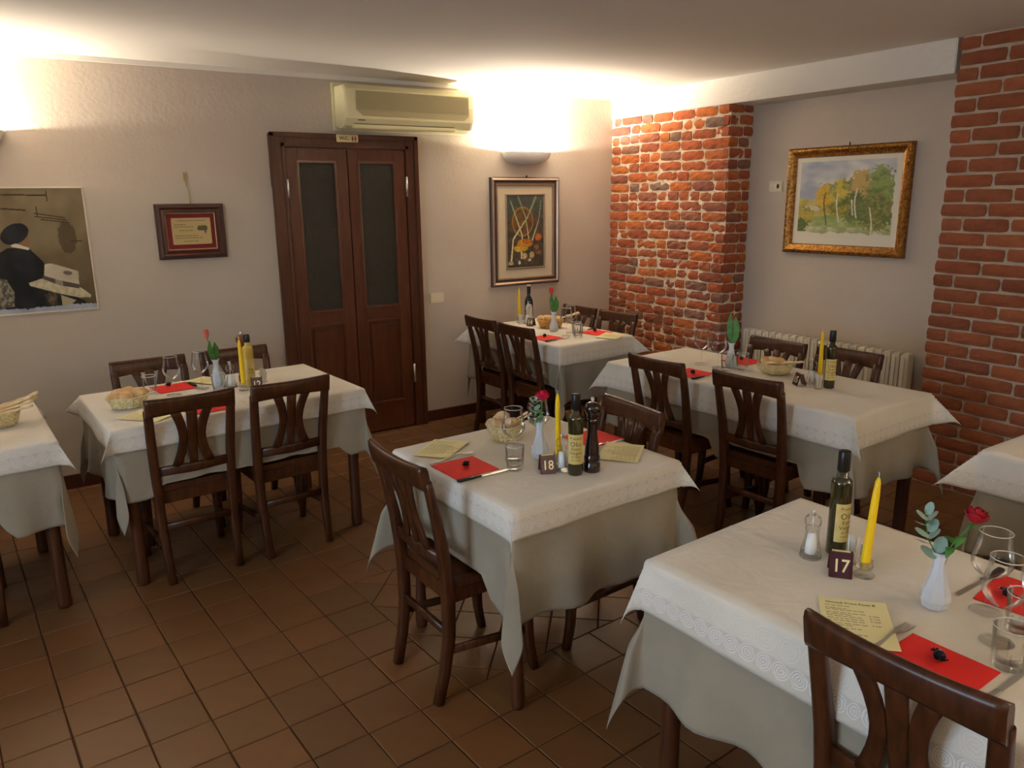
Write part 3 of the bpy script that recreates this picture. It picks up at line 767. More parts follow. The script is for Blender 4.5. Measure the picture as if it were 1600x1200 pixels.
# mural
mu = empty('wall_mural', (-.35, YB-.0215, 1.09)); MWd, MHt = .805, .70
def mural(u, v):
    # the visible right part: x from .55 (left frame edge) .. 1
    X = (u*MWd-.35)/.457; n = fbm(u*8, v*5); n2 = fbm(u*40, v*25, 4)
    c = mixc((112, 98, 72), (134, 120, 92), .5+n*.8); c = mixc(c, (74, 58, 36), max(0, v-.35)*.9*(1 if X > .3 else .6))
    c = mixc(c, (150, 138, 112), .5*max(0, 1-ell(X, v, .5, .35, .25, .2)))
    if ell(X, v, .76, .40, .10, .13) < 1+.3*n2: c = mixc(c, (64, 52, 36), .55)
    for (x0, y0, x1, y1, w_) in ((.0, .05, .6, .06, .006), (.10, .16, .35, .175, .006), (.0, .17, .05, .17, .012), (.44, .20, .76, .24, .004), (.44, .225, .78, .26, .004), (.5, .25, .8, .28, .004), (.47, .15, .47, .22, .004), (.60, .03, .60, .10, .006), (.8, .43, .92, .43, .005)):
        if seg(X, v, x0, y0, x1, y1)[0] < w_: c = (60, 50, 36)
    if inpoly(X, v, [(-1.2, 1), (-1.2, .74), (-.8, .6), (-.5, .74), (-.3, .95), (-.2, 1)]): c = mixc((60, 54, 46), (24, 24, 24), .5+n)
    if ell(X, v, -.75, .45, .16, .12) < 1: c = (120, 92, 66)
    if inpoly(X, v, [(-.05, 1), (-.05, .53), (.10, .47), (.32, .47), (.45, .58), (.55, .70), (.55, 1)]): c = mixc((24, 25, 27), (38, 40, 44), .4+n)
    if inpoly(X, v, [(-.6, .98), (-.6, .80), (-.15, .68), (.04, .72), (.10, .82), (.08, .94)]): c = mixc((150, 142, 120), (84, 84, 74), .5+2*n2)
    if inpoly(X, v, [(.20, .40), (.34, .34), (.345, .45), (.30, .47), (.20, .45)]): c = (138, 104, 74)
    if ell(X, v, .20, .36, .155, .078, -.25) < 1: c = mixc((26, 28, 32), (44, 46, 50), .5+n)
    if inpoly(X, v, [(.145, .445), (.20, .435), (.335, .475), (.32, .49), (.145, .46)]): c = (214, 206, 186)
    if inpoly(X, v, [(.42, .84), (.5, .80), (.62, .83), (.86, .93), (.93, 1), (.36, 1)]): c = mixc((30, 30, 30), (70, 66, 56), .3+n2)
    if ell(X, v, .50, .89, .055, .06) < 1: c = mixc((110, 98, 80), (70, 62, 50), .5+n2)
    if inpoly(X, v, [(.60, .87), (.76, .92), (.66, .98), (.60, .99)]): c = (176, 166, 134)
    if inpoly(X, v, [(.27, .755), (.42, .725), (.60, .77), (.84, .82), (.94, .885), (.93, .905), (.80, .90), (.60, .86), (.36, .80), (.28, .78)]): c = mixc((206, 198, 168), (180, 170, 138), .4+n2)
    if inpoly(X, v, [(.44, .72), (.47, .61), (.54, .605), (.68, .64), (.83, .68), (.82, .79), (.60, .76)]): c = mixc((208, 200, 178), (176, 166, 144), .4+n)
    if ell(X, v, .71, .69, .05, .018, .1) < 1: c = (110, 100, 86)
    if inpoly(X, v, [(.42, .725), (.435, .70), (.60, .745), (.82, .79), (.815, .825), (.60, .79)]): c = (92, 80, 72) if not (.56 < X < .64) else (150, 140, 124)
    if v > .958+.012*n2+.01*n: c = mixc((176, 186, 200), (150, 160, 176), .5+n)
    return c
painted('painted_scene', 300, 240, mural, lambda u, v: (u*MWd, -.0012, MHt-v*MHt), mu)
frame_mb(-.008, MWd+.008, -.008, MHt+.006, [(0, 0), (0, .0025), (.008, .0035), (.010, .001)]).build('border', mat('mural_border', rgb(214, 202, 180), .8), mu)
tag(mu, 'painted mural of a man in a beret and a man in a pale hat', 'mural')

# ------------------------------------------------------------------ furniture
def superb(poly_r, n=8): return [(math.copysign(abs(math.cos(2*PI*(k+.5)/n))**.6, math.cos(2*PI*(k+.5)/n)), math.copysign(abs(math.sin(2*PI*(k+.5)/n))**.6, math.sin(2*PI*(k+.5)/n))) for k in range(n)]
RECT = superb(1, 12)
def chair():
    r = empty('dining_chair')
    for s in (-1, 1):
        pts = [(s*.152, -.205, 0), (s*.156, -.178, .12), (s*.160, -.160, .25), (s*.163, -.160, .40), (s*.165, -.168, .50), (s*.168, -.182, .60), (s*.172, -.202, .70), (s*.175, -.224, .80), (s*.176, -.231, .83)]
        MB().sweep(pts, [(.0175, .018), (.019, .019), (.0205, .021), (.022, .023), (.0215, .022), (.0205, .019), (.020, .016), (.0195, .0135), (.019, .012)], prof=RECT).build('leg', wood_m, r)
        pts = [(s*.178, .190, 0), (s*.175, .170, .10), (s*.172, .162, .22), (s*.170, .166, .34), (s*.168, .172, .43)]
        MB().sweep(pts, [.016, .018, .020, .022, .023], prof=RECT).build('leg', wood_m, r)
        MB().sweep([(s*.166, -.165, .20), (s*.172, .162, .17)], [(.009, .016)]*2, prof=RECT).build('stretcher', wood_m, r)
    MB().sweep([(-.16, -.166, .265), (.16, -.166, .265)], [(.016, .010)]*2, prof=RECT).build('stretcher', wood_m, r)
    # seat, saddle shaped
    mb = MB(); nx, ny = 12, 10; vs = []; fs = []
    for lay in (0, 1):
        for j in range(ny+1):
            for i in range(nx+1):
                u = i/nx*2-1; v_ = j/ny
                hw = .172+(.205-.172)*v_**.8; 
                if v_ > .9: hw -= .02*((v_-.9)/.1)**2
                y = -.150+.365*v_ + (.012*(1-u*u) if j == ny else 0)
                z = .458-.008*(1-u*u)*math.sin(PI*min(1, v_*1.1)) if lay else .428
                e = max(abs(u)-.93, 0)/.07; z -= lay*.006*e
                vs.append((u*hw, y, z))
        k = lay*(nx+1)*(ny+1)
        for j in range(ny):
            for i in range(nx): fs.append((k+j*(nx+1)+i, k+j*(nx+1)+i+1, k+(j+1)*(nx+1)+i+1, k+(j+1)*(nx+1)+i))
    K = (nx+1)*(ny+1); ring = [i for i in range(nx)] + [nx+(nx+1)*j for j in range(ny)] + [ny*(nx+1)+i for i in range(nx, 0, -1)] + [(nx+1)*j for j in range(ny, 0, -1)]
    for a in range(len(ring)): p, q = ring[a], ring[(a+1) % len(ring)]; fs.append((p, q, q+K, p+K))
    mb.add(vs, fs, False); mb.build('seat', wood_m, r)
    ap = MB(); ap.box(-.155, .155, -.160, -.140, .375, .43); ap.box(-.155, .155, .155, .175, .375, .43)
    for s in (-1, 1): ap.box(s*.165-.009, s*.165+.009, -.15, .17, .375, .43)
    ap.build('seat_rail', wood_m, r)
    # lower back rail
    MB().sweep([(-.165, -.176, .535), (0, -.184, .530), (.165, -.176, .535)], [(.022, .010)]*3, prof=RECT).build('back_rail', wood_m, r)
    # crest rail
    mb = MB(); n = 18; vs = []; 
    cs = [(-.011, 0.0), (-.0145, .12), (-.015, .8), (-.010, .97), (0, 1), (.010, .95), (.0135, .8), (.013, .12), (.009, 0)]
    for k in range(n+1):
        t = k/n*2-1; x = t*.190; y = -.240-.016*(1-t*t); zt = .885-.004*(1-t*t); zb = .800+.012*(1-abs(t)**1.5)
        if abs(t) > .93: zb -= .0
        lean = -.12
        for (dy, q) in cs:
            z = zb+(zt-zb)*q; vs.append((x, y+dy+(z-.84)*lean*1.4, z))
    q = len(cs); fs = [(i*q+a, i*q+(a+1) % q, (i+1)*q+(a+1) % q, (i+1)*q+a) for i in range(n) for a in range(q)]
    mb.add(vs, fs, True); mb.add(vs[:q], [tuple(range(q))]); mb.add(vs[-q:], [tuple(range(q))[::-1]])
    mb.build('crest_rail', wood_m, r)
    for kx in (-1, 0, 1):
        pts = []; rad_ = []
        for i in range(9):
            t = i/8; z = .545+(.822-.545)*t
            y = -.183-(.062)*t**1.15
            x = kx*(.073-.034*math.sin(PI*t)**1.0) if kx else 0
            wv = (.018+.006*t if kx == 0 else .0185+.006*abs(t-.45)) 
            pts.append((x, y, z)); rad_.append((wv, .007))
        MB().sweep(pts, rad_, prof=RECT).build('slat', wood_m, r)
    return r
# chairs: rail midpoint (x,y), facing angle (0 = +y)
def put_chair(mx, my, facing, label, group):
    fx, fy = -math.sin(facing), math.cos(facing)
    return put('chair', chair, label, 'chair', (mx+fx*.228, my+fy*.228, 0), facing, group)
D = math.radians
GA = 'dining chairs at table 12'; GB = 'dining chairs at table 18'; GC = 'dining chairs at table 14'; GD = 'dining chairs at table 15'
put_chair(.615, 3.535, D(3.5), 'dark wooden slat-back chair on the near side of table 12, left one', GA)
put_chair(1.066, 3.543, D(4.5), 'dark wooden slat-back chair on the near side of table 12, right one', GA)
put_chair(.597, 4.478, D(184), 'dark wooden chair between table 12 and the wall, behind the bread basket', GA)
put_chair(1.054, 4.505, D(182), 'dark wooden chair between table 12 and the wall, behind the pepper mill', GA)
put_chair(1.030, 2.250, D(-88), 'dark wooden slat-back chair at the left side of table 18', GB)
put_chair(2.055, 2.264, D(86), 'dark wooden chair at the right side of table 18, behind the pepper mill', GB)
put_chair(2.800, 4.640, D(-88), 'dark wooden chair at table 14, nearest to the light switch', GC)
put_chair(2.815, 4.211, D(-87), 'dark wooden chair at table 14, second from the light switch', GC)
put_chair(3.69, 4.674, D(92), 'dark wooden chair at table 14 behind the wine glasses', GC)
put_chair(3.71, 4.250, D(93), 'dark wooden chair at table 14 in front of the brick pier', GC)
put_chair(2.807, 2.880, D(-87), 'dark wooden slat-back chair at the left side of table 15, far one', GD)
put_chair(2.865, 2.334, D(-86), 'dark wooden slat-back chair at the left side of table 15, near one', GD)
put_chair(3.700, 2.835, D(91), 'dark wooden chair by the radiator behind the bread basket of table 15', GD)
put_chair(3.760, 2.416, D(91), 'dark wooden chair by the radiator behind the oil bottle of table 15', GD)
put_chair(1.298, .665, D(-88), 'dark wooden slat-back chair in the foreground at table 17', 'dining chair at table 17')
put_chair(-.345, 3.535, D(3.5), 'dark wooden chair cut by the left edge at the leftmost table', 'dining chair at the leftmost table')

TZ = .745    # tabletop
def table(name_l, c, a, b, rz, legkind='round', leg_in=.05):
    r = empty('dining_table', (c[0], c[1], 0), rz)
    MB().box(-a, a, -b, b, TZ-.03, TZ, .004).build('tabletop', twood_m, r)
    ap = MB(); i = leg_in+.015
    for s in (-1, 1):
        ap.box(-a+i, a-i, s*(b-i)-.01, s*(b-i)+.01, TZ-.11, TZ-.03); ap.box(s*(a-i)-.01, s*(a-i)+.01, -b+i, b-i, TZ-.11, TZ-.03)
    ap.build('apron', twood_m, r)
    for sx in (-1, 1):
        for sy in (-1, 1):
            x, y = sx*(a-leg_in), sy*(b-leg_in)
            if legkind == 'club': pf = [(.020, 0), (.024, .01), (.026, .04), (.022, .12), (.017, .22), (.020, .4), (.026, .6), (.028, TZ-.03)]
            elif legkind == 'square': pf = None
            else: pf = [(.024, 0), (.028, .006), (.029, .02), (.027, .2), (.028, .5), (.029, TZ-.03)]
            if pf: MB().lathe(pf, 18, (x, y, 0), closed=True).build('leg', twood_m, r)
            else: MB().box(x-.024, x+.024, y-.024, y+.024, 0, TZ-.03, .004).build('leg', twood_m, r)
    return tag(r, name_l, 'table')

def drape(name, c, a, b, rz, z, d, E, fs, wave, kwave, pleat, mat_, label, cat, group, seats=(), seed=0, lift=0.0, asym=0.0, E4=None):
    rnd = random.Random(seed); ph = [rnd.uniform(0, 6.28) for _ in range(8)]
    a2, b2 = a+lift, b+lift
    def coords(h):
        nd = max(10, int(d/.012)); res = [h+d*k/nd for k in range(nd+1)]
        ni = max(8, int(h/.03)); inn = [h*k/ni for k in range(ni)]
        pos = sorted(set([.0, .010] + [x for x in inn if x > .02] + res)); return [-x for x in pos[:0:-1]] + pos
    xs, ys = coords(a2), coords(b2); r0 = .006
    def prof(t, flare):
        if t < r0*PI/2: th = t/r0; return r0*math.sin(th), -r0*(1-math.cos(th))
        q = t-r0*PI/2; return r0+flare*q, -r0-math.sqrt(1-flare*flare)*q
    def wav(s, t, side):
        g = t/d
        return wave*g**1.3*(math.sin(s*kwave+ph[side])+.6*math.sin(s*kwave*1.73+ph[side+4]))
    vs = []; uv = []; n = len(xs)
    for Y in ys:
        for X in xs:
            p, q = max(abs(X)-a2, 0), max(abs(Y)-b2, 0); sx, sy = (1 if X >= 0 else -1), (1 if Y >= 0 else -1)
            bx, by = max(-a2, min(a2, X)), max(-b2, min(b2, Y)); oz = 0; ox = oy = 0; side = None
            if p > 0 and q == 0:
                side = 0 if sx > 0 else 1; o, oz = prof(p, fs); o += wav(by, p, side); ox = sx*o
            elif q > 0 and p == 0:
                side = 2 if sy > 0 else 3; o, oz = prof(q, fs); o += wav(bx, q, side); oy = sy*o
            elif p > 0 and q > 0:
                rho = math.hypot(p, q); th = math.atan2(q, p); w_ = math.sin(2*th)
                Ec = (E*(.25 if (mat_ is under_cloth_m and sx < 0 and sy < 0) else 1)) if not E4 else E4[(0 if sx > 0 else 1)+(0 if sy > 0 else 2)]
                o1, z1 = prof(min(rho, d*1.5), fs); o1 += wav(by, min(rho, d), 0 if sx > 0 else 1)
                o2 = prof(rho, fs)[0]+wav(bx, min(rho, d), 2 if sy > 0 else 3)
                k = th/(PI/2); hx = o1*(1-k); hy = o2*k
                if not E4 or mat_ is under_cloth_m:
                    g_ = min(1, max(0, (rho-.12)/.16)); g_ = g_*g_*(3-2*g_); Ec = .05+(Ec-.05)*g_
                else: g_ = 1
                tx, ty = Ec*rho*S2, Ec*rho*S2
                hx = hx*(1-w_)+tx*w_; hy = hy*(1-w_)+ty*w_
                pw = pleat*g_*rho*math.sin(4*th)*w_; hx += pw; hy -= pw
                hr = min(math.hypot(hx, hy), rho*.95); oz = -math.sqrt(max(rho*rho-hr*hr, 0)); ox, oy = sx*hx, sy*hy
                if rho < .02: oz = -rho*.6
            x, y, zz = bx+ox, by+oy, z+oz
            if p == 0 and q == 0:
                if abs(X) < .005 or abs(Y) < .005: zz += .0012
                zz += .0006*noise.noise(Vector((X*9, Y*9, seed)))
            if side is not None:
                for (sd, s0) in seats:
                    if side == sd:
                        s_ = by if sd < 2 else bx
                        k = 1-min(1, max(0, (abs(s_-s0)-.20)/.07)); o = abs(ox)+abs(oy); tgt = min(o, .010+lift)
                        dd = (o-tgt)*k
                        if sd < 2: x -= (1 if sd == 0 else -1)*dd
                        else: y -= (1 if sd == 2 else -1)*dd
            # rest on chair seats
            if zz < .475 and (p > 0 or q > 0):
                for (sd, s0) in seats:
                    s_ = by if sd < 2 else bx
                    if side == sd:
                        k = 1-min(1, max(0, (abs(s_-s0)-.20)/.05)); k = k*k*(3-2*k)
                        ex_ = (.475-zz)*k; zz += ex_; o = min(.10*ex_, .006)
                        if sd < 2: x += (1 if sd == 0 else -1)*o
                        else: y += (1 if sd == 2 else -1)*o
            vs.append((x, y, zz)); uv.append((a2+d-abs(X), b2+d-abs(Y)))
    fs_ = [(j*n+i, j*n+i+1, (j+1)*n+i+1, (j+1)*n+i) for j in range(len(ys)-1) for i in range(n-1)]
    me = bpy.data.meshes.new(name); me.from_pydata(vs, [], fs_); me.polygons.foreach_set('use_smooth', [True]*len(fs_))
    ul = me.uv_layers.new(name='hem')
    for lo in me.loops: ul.data[lo.index].uv = uv[lo.vertex_index]
    me.materials.append(mat_); o = bpy.data.objects.new(name, me); C.objects.link(o)
    so = o.modifiers.new('thickness', 'SOLIDIFY'); so.thickness = .0012; so.offset = 1
    o.location = (c[0], c[1], 0); o.rotation_euler = (0, 0, rz)
    return tag(o, label, cat, group)

ZU, ZT = TZ+.004, TZ+.010; ZI = ZT+.0025   # cloth layers, item level
def dressed(nm, where, c, a, b, deg, legkind, du, dt, seats, seed, Et=.62, Eu=.13, et4=None, fsu=.035, leg_in=.05):
    rz = D(deg)
    table('dark wooden dining table under %s' % where, c, a, b, rz, legkind, leg_in)
    drape('tablecloth', c, a, b, rz, ZU, du, Eu, fsu, .018, 17, .07, under_cloth_m, 'long grey-beige under cloth hanging from %s' % nm, 'tablecloth', 'long grey-beige under cloths', seats, seed)
    drape('table_topper', c, a, b, rz, ZT, dt, Et, .08, .003, 9, .0, top_cloth_m, 'off-white embroidered top cloth spread over %s' % nm, 'tablecloth', 'embroidered top cloths', seats, seed+50, lift=.007, E4=et4)
dressed('table 12', 'the cloths of table 12, left of the door', (.862, 4.005), .585, .39, 3.7, 'round', .335, .105, [(3, -.22), (3, .235), (2, -.22), (2, .23)], 1, et4=(.5, .75, .43, .62))
dressed('the leftmost table', 'the cloths of the leftmost table', (-.54, 3.918), .60, .395, 3.7, 'round', .365, .105, [(3, .16)], 2, Eu=.05, et4=(.63, .6, .5, .6))
dressed('table 18', 'the cloths of table 18 in the middle', (1.583, 2.275), .375, .378, 2.9, 'club', .395, .10, [(1, -.02), (0, -.03)], 3, Eu=.28, et4=(.55, .5, .57, .14))
dressed('table 17', 'the cloths of table 17 in the foreground', (1.72, .80), .345, .60, 3.2, 'round', .38, .145, [(1, -.15)], 4, Eu=.2, et4=(.5, .32, .5, .5))
dressed('table 15', 'the cloths of table 15 beside the radiator', (3.306, 2.66), .335, .765, 3.0, 'square', .375, .155, [(1, .22), (1, -.32), (0, .16), (0, -.25)], 5, Eu=.22, et4=(.6, .55, .7, .7))
dressed('table 14', 'the cloths of table 14 under the still life', (3.275, 4.505), .325, .525, 3.2, 'square', .385, .13, [(1, .14), (1, -.29), (0, .17), (0, -.25)], 6, Eu=.06, et4=(.6, .74, .75, .16))
dressed('the rightmost table', 'the cloths of the rightmost table', (3.40, .93), .39, .40, 0, 'round', .40, .16, [], 7, et4=(.6, .72, .6, .6))

# ------------------------------------------------------------------ tableware
def wine_glass():
    pf = [(.001, .0), (.030, .0005), (.0335, .002), (.030, .0035), (.012, .006), (.0045, .012), (.0033, .03), (.0033, .075), (.006, .083), (.018, .090), (.034, .104), (.0425, .120), (.0435, .130), (.040, .150), (.036, .172), (.0335, .198)]
    r = empty('wine_glass')
    MB().lathe(pf[8:], 32).build('bowl', wine_m, r)
    MB().lathe(pf[5:9], 16).build('stem', wine_m, r)
    MB().lathe(pf[:6], 32).build('foot', foot_m, r)
    MB().lathe([(.0335, .1970), (.0345, .1982), (.0335, .1994), (.0326, .1982), (.0335, .1970)], 32).build('rim', edge_glint_m, r)
    MB().lathe([(.0330, .0008), (.0345, .0018), (.0335, .0030), (.0322, .0018), (.0330, .0008)], 32).build('foot_edge', edge_glint_m, r)
    return r
def tumbler():
    mb = MB(); out = [(.001, .0), (.026, .0), (.029, .004), (.032, .03), (.0355, .088), (.0365, .091), (.035, .091)]
    mb.lathe(out, 24); mb.lathe([(.0345, .089), (.031, .035), (.027, .016), (.001, .013)], 24)
    fl = MB()
    for k in range(8):
        a = 2*PI*k/8; fl.sweep([(.0305*math.cos(a), .0305*math.sin(a), .006), (.0335*math.cos(a), .0335*math.sin(a), .045)], .0016, 6)
    r = empty('water_tumbler'); mb.build('glass_body', tumb_m, r); fl.build('facets', foot_m, r)
    MB().lathe([(.0352, .0890), (.0366, .0908), (.0352, .0924), (.0339, .0908), (.0352, .0890)], 24).build('rim', edge_glint_m, r)
    return r
def vase():
    r = empty('bud_vase'); pf = [(.0, .003), (.024, 0), (.029, .006), (.034, .024), (.032, .040), (.022, .070), (.0145, .098), (.0135, .115), (.017, .132), (.0225, .142), (.0205, .142), (.0135, .128), (.010, .115), (.010, .08)]
    mb = MB(); vs = []; seg_ = 8
    for (rr, z) in pf:
        for k in range(seg_): a = 2*PI*k/seg_+.15+z*2.2; vs.append((rr*math.cos(a), rr*math.sin(a), z))
    mb.add(vs, [(i*8+k, i*8+(k+1) % 8, (i+1)*8+(k+1) % 8, (i+1)*8+k) for i in range(len(pf)-1) for k in range(8)])
    mb.build('body', porc_m, r); return r
def bottle_proto(body_m, cap_m, lab_m, lines, square=False, h=.29, name='oil_bottle', lab=(.043, .150), aspan=2.5, neck=(.013, .20)):
    r = empty(name)
    pf = [(.0, .0), (.024, 0), (.0268, .004), (.0268, .202), (.0255, .210), (.018, .217), (.0140, .221), (.0135, .245), (.0, .245)]
    MB().lathe(pf, 28).build('glass_body', body_m, r)
    MB().lathe([(.0150, .236), (.0162, .238), (.0155, h-.002), (.0145, h), (.0, h)], 24).build('cap', cap_m, r)
    R = .0272; n = 14; z0, z1 = lab; vs = []
    for k in range(n+1):
        a = -PI/2-aspan/2+aspan*k/n; vs += [(R*math.cos(a), R*math.sin(a), z0), (R*math.cos(a), R*math.sin(a), z1)]
    lb = MB().add(vs, [(2*k, 2*k+2, 2*k+3, 2*k+1) for k in range(n)], True).build('label', lab_m, r)
    tx = MB()
    for (s, sz, zc) in lines:
        v, f = glyphs(s, sz); tx.add([((R+.0004)*math.cos(-PI/2+x/R), (R+.0004)*math.sin(-PI/2+x/R), zc+z) for x, z in v], f)
    tx.build('label_print', mat('label_ink', rgb(74, 54, 24), .7), lb)
    return r
OL = [('Premium', .012, .133), ('Olio', .024, .108), ('Extra', .015, .094), ('Vergine', .015, .079), ('di Oliva', .011, .067), ('100% italiano', .007, .056)]
def oil(): return bottle_proto(oil_m, dark_m, label_m, OL)
def oil_pale():
    return bottle_proto(yoil_m, dark_m, label_m, [('Olio', .016, .09), ('di Oliva', .010, .075)], name='oil_bottle', h=.275)
def wine_bottle():
    r = empty('wine_bottle')
    MB().lathe([(.0, 0), (.030, 0), (.033, .004), (.033, .155), (.028, .178), (.016, .198), (.013, .21), (.013, .265), (.0, .265)], 28).build('glass_body', winebot_m, r)
    MB().lathe([(.0140, .225), (.0145, .27), (.0145, .288), (.0, .288)], 20).build('capsule', dark_m, r)
    MB().lathe([(.0147, .279), (.0150, .286), (.0148, .290), (.0, .290)], 20).build('cork_ring', cream_m, r)
    R = .0335; n = 12; vs = []; fs = []
    for k in range(n+1):
        t = k/n*2-1; a = -PI/2+.85*t; vs += [(R*math.cos(a), R*math.sin(a), .03), (R*math.cos(a), R*math.sin(a), .115+.032*math.sqrt(max(0, 1-t*t)))]
    lb = MB().add(vs, [(2*k, 2*k+2, 2*k+3, 2*k+1) for k in range(n)], True).build('label', label_w, r)
    v, f = glyphs('Olio', .014); MB().add([((R+.0004)*math.cos(-PI/2+x/R), (R+.0004)*math.sin(-PI/2+x/R), .112+z) for x, z in v], f).build('label_print', black_m, lb)
    return r
def pepper_mill(m_, name='pepper_mill'):
    r = empty(name)
    MB().lathe([(0, 0), (.030, 0), (.031, .004), (.030, .03), (.027, .034), (.028, .038), (.029, .055), (.026, .06), (.0265, .065), (.025, .09), (.019, .13), (.017, .165), (.0175, .18), (.022, .195), (.0, .196)], 28).build('body', m_, r)
    MB().lathe([(0, .196), (.018, .197), (.022, .2), (.020, .206), (.024, .212), (.0295, .224), (.029, .236), (.022, .247), (.010, .252), (.0, .252)], 28).build('head', m_, r)
    MB().lathe([(.0, .251), (.006, .252), (.005, .256), (.0075, .262), (.005, .268), (0, .270)], 16).build('knob', metal_m, r)
    return r
def salt_mill():
    r = empty('salt_mill')
    MB().lathe([(0, 0), (.027, 0), (.0285, .004), (.026, .012), (.0275, .018), (.024, .03), (.019, .055), (.017, .075), (.019, .082), (.017, .086), (.017, .088), (.021, .095), (.022, .106), (.019, .115), (.012, .12), (0, .121)], 16, sm=False).build('acrylic_body', tumb_m, r)
    MB().lathe([(.0, .012), (.016, .013), (.015, .035), (.011, .068), (0, .070)], 16).build('salt', salt_m, r)
    MB().sweep([(0, 0, .07), (0, 0, .118)], .002, 8).build('rod', metal_m, r)
    MB().lathe([(0, .119), (.005, .12), (.0045, .126), (.006, .130), (.004, .135), (0, .136)], 12).build('knob', metal_m, r)
    MB().lathe([(.0275, .002), (.029, .006), (.027, .010), (.0255, .006), (.0275, .002)], 20).build('base_ring', tumb_m, r)
    return r
def toothpicks():
    r = empty('toothpick_glass')
    MB().lathe([(.0, 0), (.017, 0), (.020, .003), (.0185, .01), (.020, .05), (.0205, .052)], 20).build('glass_cup', tumb_m, r)
    mb = MB(); rn = random.Random(4)
    for k in range(26):
        a = rn.uniform(0, 6.28); q = rn.uniform(0, .013); lx, ly = rn.uniform(-.004, .004), rn.uniform(-.004, .004)
        x, y = q*math.cos(a), q*math.sin(a); mb.sweep([(x, y, .008), (x*1.15+lx, y*1.15+ly, .072+rn.uniform(-.004, .004))], [(.0022, .0008)]*2, prof=[(-1, -1), (1, -1), (1, 1), (-1, 1)], sm=False)
    mb.build('toothpicks', tooth_m, r)['kind'] = 'stuff'
    return r
def candle_holder():
    return [MB().lathe([(0, 0), (.024, .0), (.026, .004), (.020, .009), (.012, .014), (.012, .018), (.019, .022), (.021, .028), (.018, .034), (.0175, .040), (.019, .042), (.013, .040), (.011, .018), (0, .017)], 24)]
def holder():
    o = candle_holder()[0].build('candle_holder', tumb_m)
    return o
def candle():
    r = empty('candle')
    MB().lathe([(0, 0), (.010, .0), (.0115, .02), (.0105, .1), (.0088, .2), (.0068, .232), (.003, .243), (0, .245)], 20).build('wax', candle_m, r)
    MB().sweep([(0, 0, .243), (.001, 0, .252), (-.003, 0, .258)], .0011, 6).build('wick', white_m, r)
    return r
def number_sign(num):
    def b():
        r = empty('table_number'); H = .066; Wd = .028; lean = .30
        for s in (1, -1):
            p = MB().box(-Wd, Wd, -.003, 0, 0, H, .0015)
            M_ = Matrix.Rotation(0 if s == 1 else PI, 4, 'Z') @ Matrix.Translation((0, -.0235, 0)) @ Matrix.Rotation(-lean, 4, 'X')
            p.xf(M_); fo = p.build('frame_panel', maroon_m, r)
            q = MB().box(-Wd+.004, Wd-.004, -.0036, -.0028, .004, H-.004); q.xf(M_); q.build('panel_face', navy_m, fo)
            v, f = glyphs(num, .046, True); t = MB().add([(x*.9, -.0040, z+.016) for x, z in v], f); t.xf(M_); t.build('number', cream_t, fo)
        MB().box(-Wd+.006, Wd-.006, -.0045, .0045, H*.955-.002, H*.955+.001).build('ridge_strip', cream_t, r)
        return r
    return b
def basket(m_, rt, rb, h, sx=1.0, name='bread_basket'):
    def b():
        r = empty(name); mb = MB(); rows = 7; ns = 18; seg_ = ns*4; vs = []
        for j in range(rows*2+1):
            t = j/(rows*2); R = rb+(rt-rb)*(t**.85); z = .004+h*t
            for k in range(seg_):
                a = 2*PI*k/seg_; row = j//2
                bump_ = .0042*math.cos(a*ns+PI*row)*(1 if j % 2 else .0)
                vs.append(((R+bump_)*math.cos(a)*sx, (R+bump_)*math.sin(a), z))
        n_ = rows*2+1; fs = [(j*seg_+k, j*seg_+(k+1) % seg_, (j+1)*seg_+(k+1) % seg_, (j+1)*seg_+k) for j in range(n_-1) for k in range(seg_)]
        mb.add(vs, fs, False); o = mb.build('woven_side', m_, r); so = o.modifiers.new('t', 'SOLIDIFY'); so.thickness = .002; so.offset = -1
        st = MB()
        for k in range(ns):
            a = 2*PI*(k+.5)/ns; st.sweep([((rb+.001)*math.cos(a)*sx, (rb+.001)*math.sin(a), .004), ((rt+.0015)*math.cos(a)*sx, (rt+.0015)*math.sin(a), h)], .0019, 5)
        st.build('stakes', m_, r)['kind'] = 'stuff'
        MB().lathe([(.0, .003), (rb, .003), (rb+.001, .006), (0, .006)], 32, sx=sx).build('base', m_, r)
        for q_, ph_ in ((0, 0), (1, PI)):
            pts = [((rt+.001+.0022*math.cos(24*a_+ph_))*math.cos(a_)*sx, (rt+.001+.0022*math.cos(24*a_+ph_))*math.sin(a_), h+.003+.0025*math.sin(24*a_+ph_)) for a_ in [2*PI*k/144 for k in range(145)]]
            MB().sweep(pts, .0024, 6, cap=False).build('rim_braid', m_, r)
        return r
    return b
def roll(seed, m_, name='bread_roll', sx=1.25, slash=True):
    def b():
        bm = bmesh.new(); bmesh.ops.create_icosphere(bm, subdivisions=3, radius=.03)
        for v in bm.verts:
            p = v.co.copy(); n = noise.noise(p*40+Vector((seed, 0, 0)))
            s = 1+.10*n
            if slash: 
                g = math.exp(-((p.y+.006*math.sin(p.x*120))/.004)**2) * (1 if p.z > 0 else 0); s -= .16*g
                s += .06*math.exp(-((abs(p.y)-.010)/.005)**2)*(1 if p.z > 0 else 0)
            v.co = Vector((p.x*sx*s, p.y*.95*s, p.z*.78*s))
        me = bpy.data.meshes.new(name); bm.to_mesh(me); bm.free(); me.polygons.foreach_set('use_smooth', [True]*len(me.polygons)); me.materials.append(m_)
        o = bpy.data.objects.new(name, me); C.objects.link(o); return o
    return b
def stick():
    pts = []; rd = []
    for k in range(13):
        t = k/12; pts.append((-.105+.21*t, .003*math.sin(t*5), .002*math.sin(t*7))); rd.append(.0055+.0012*math.sin(t*23)+(.0015 if k in (0, 12, 1, 11) else 0))
    return MB().sweep(pts, rd, 8).build('breadstick', stick_m)
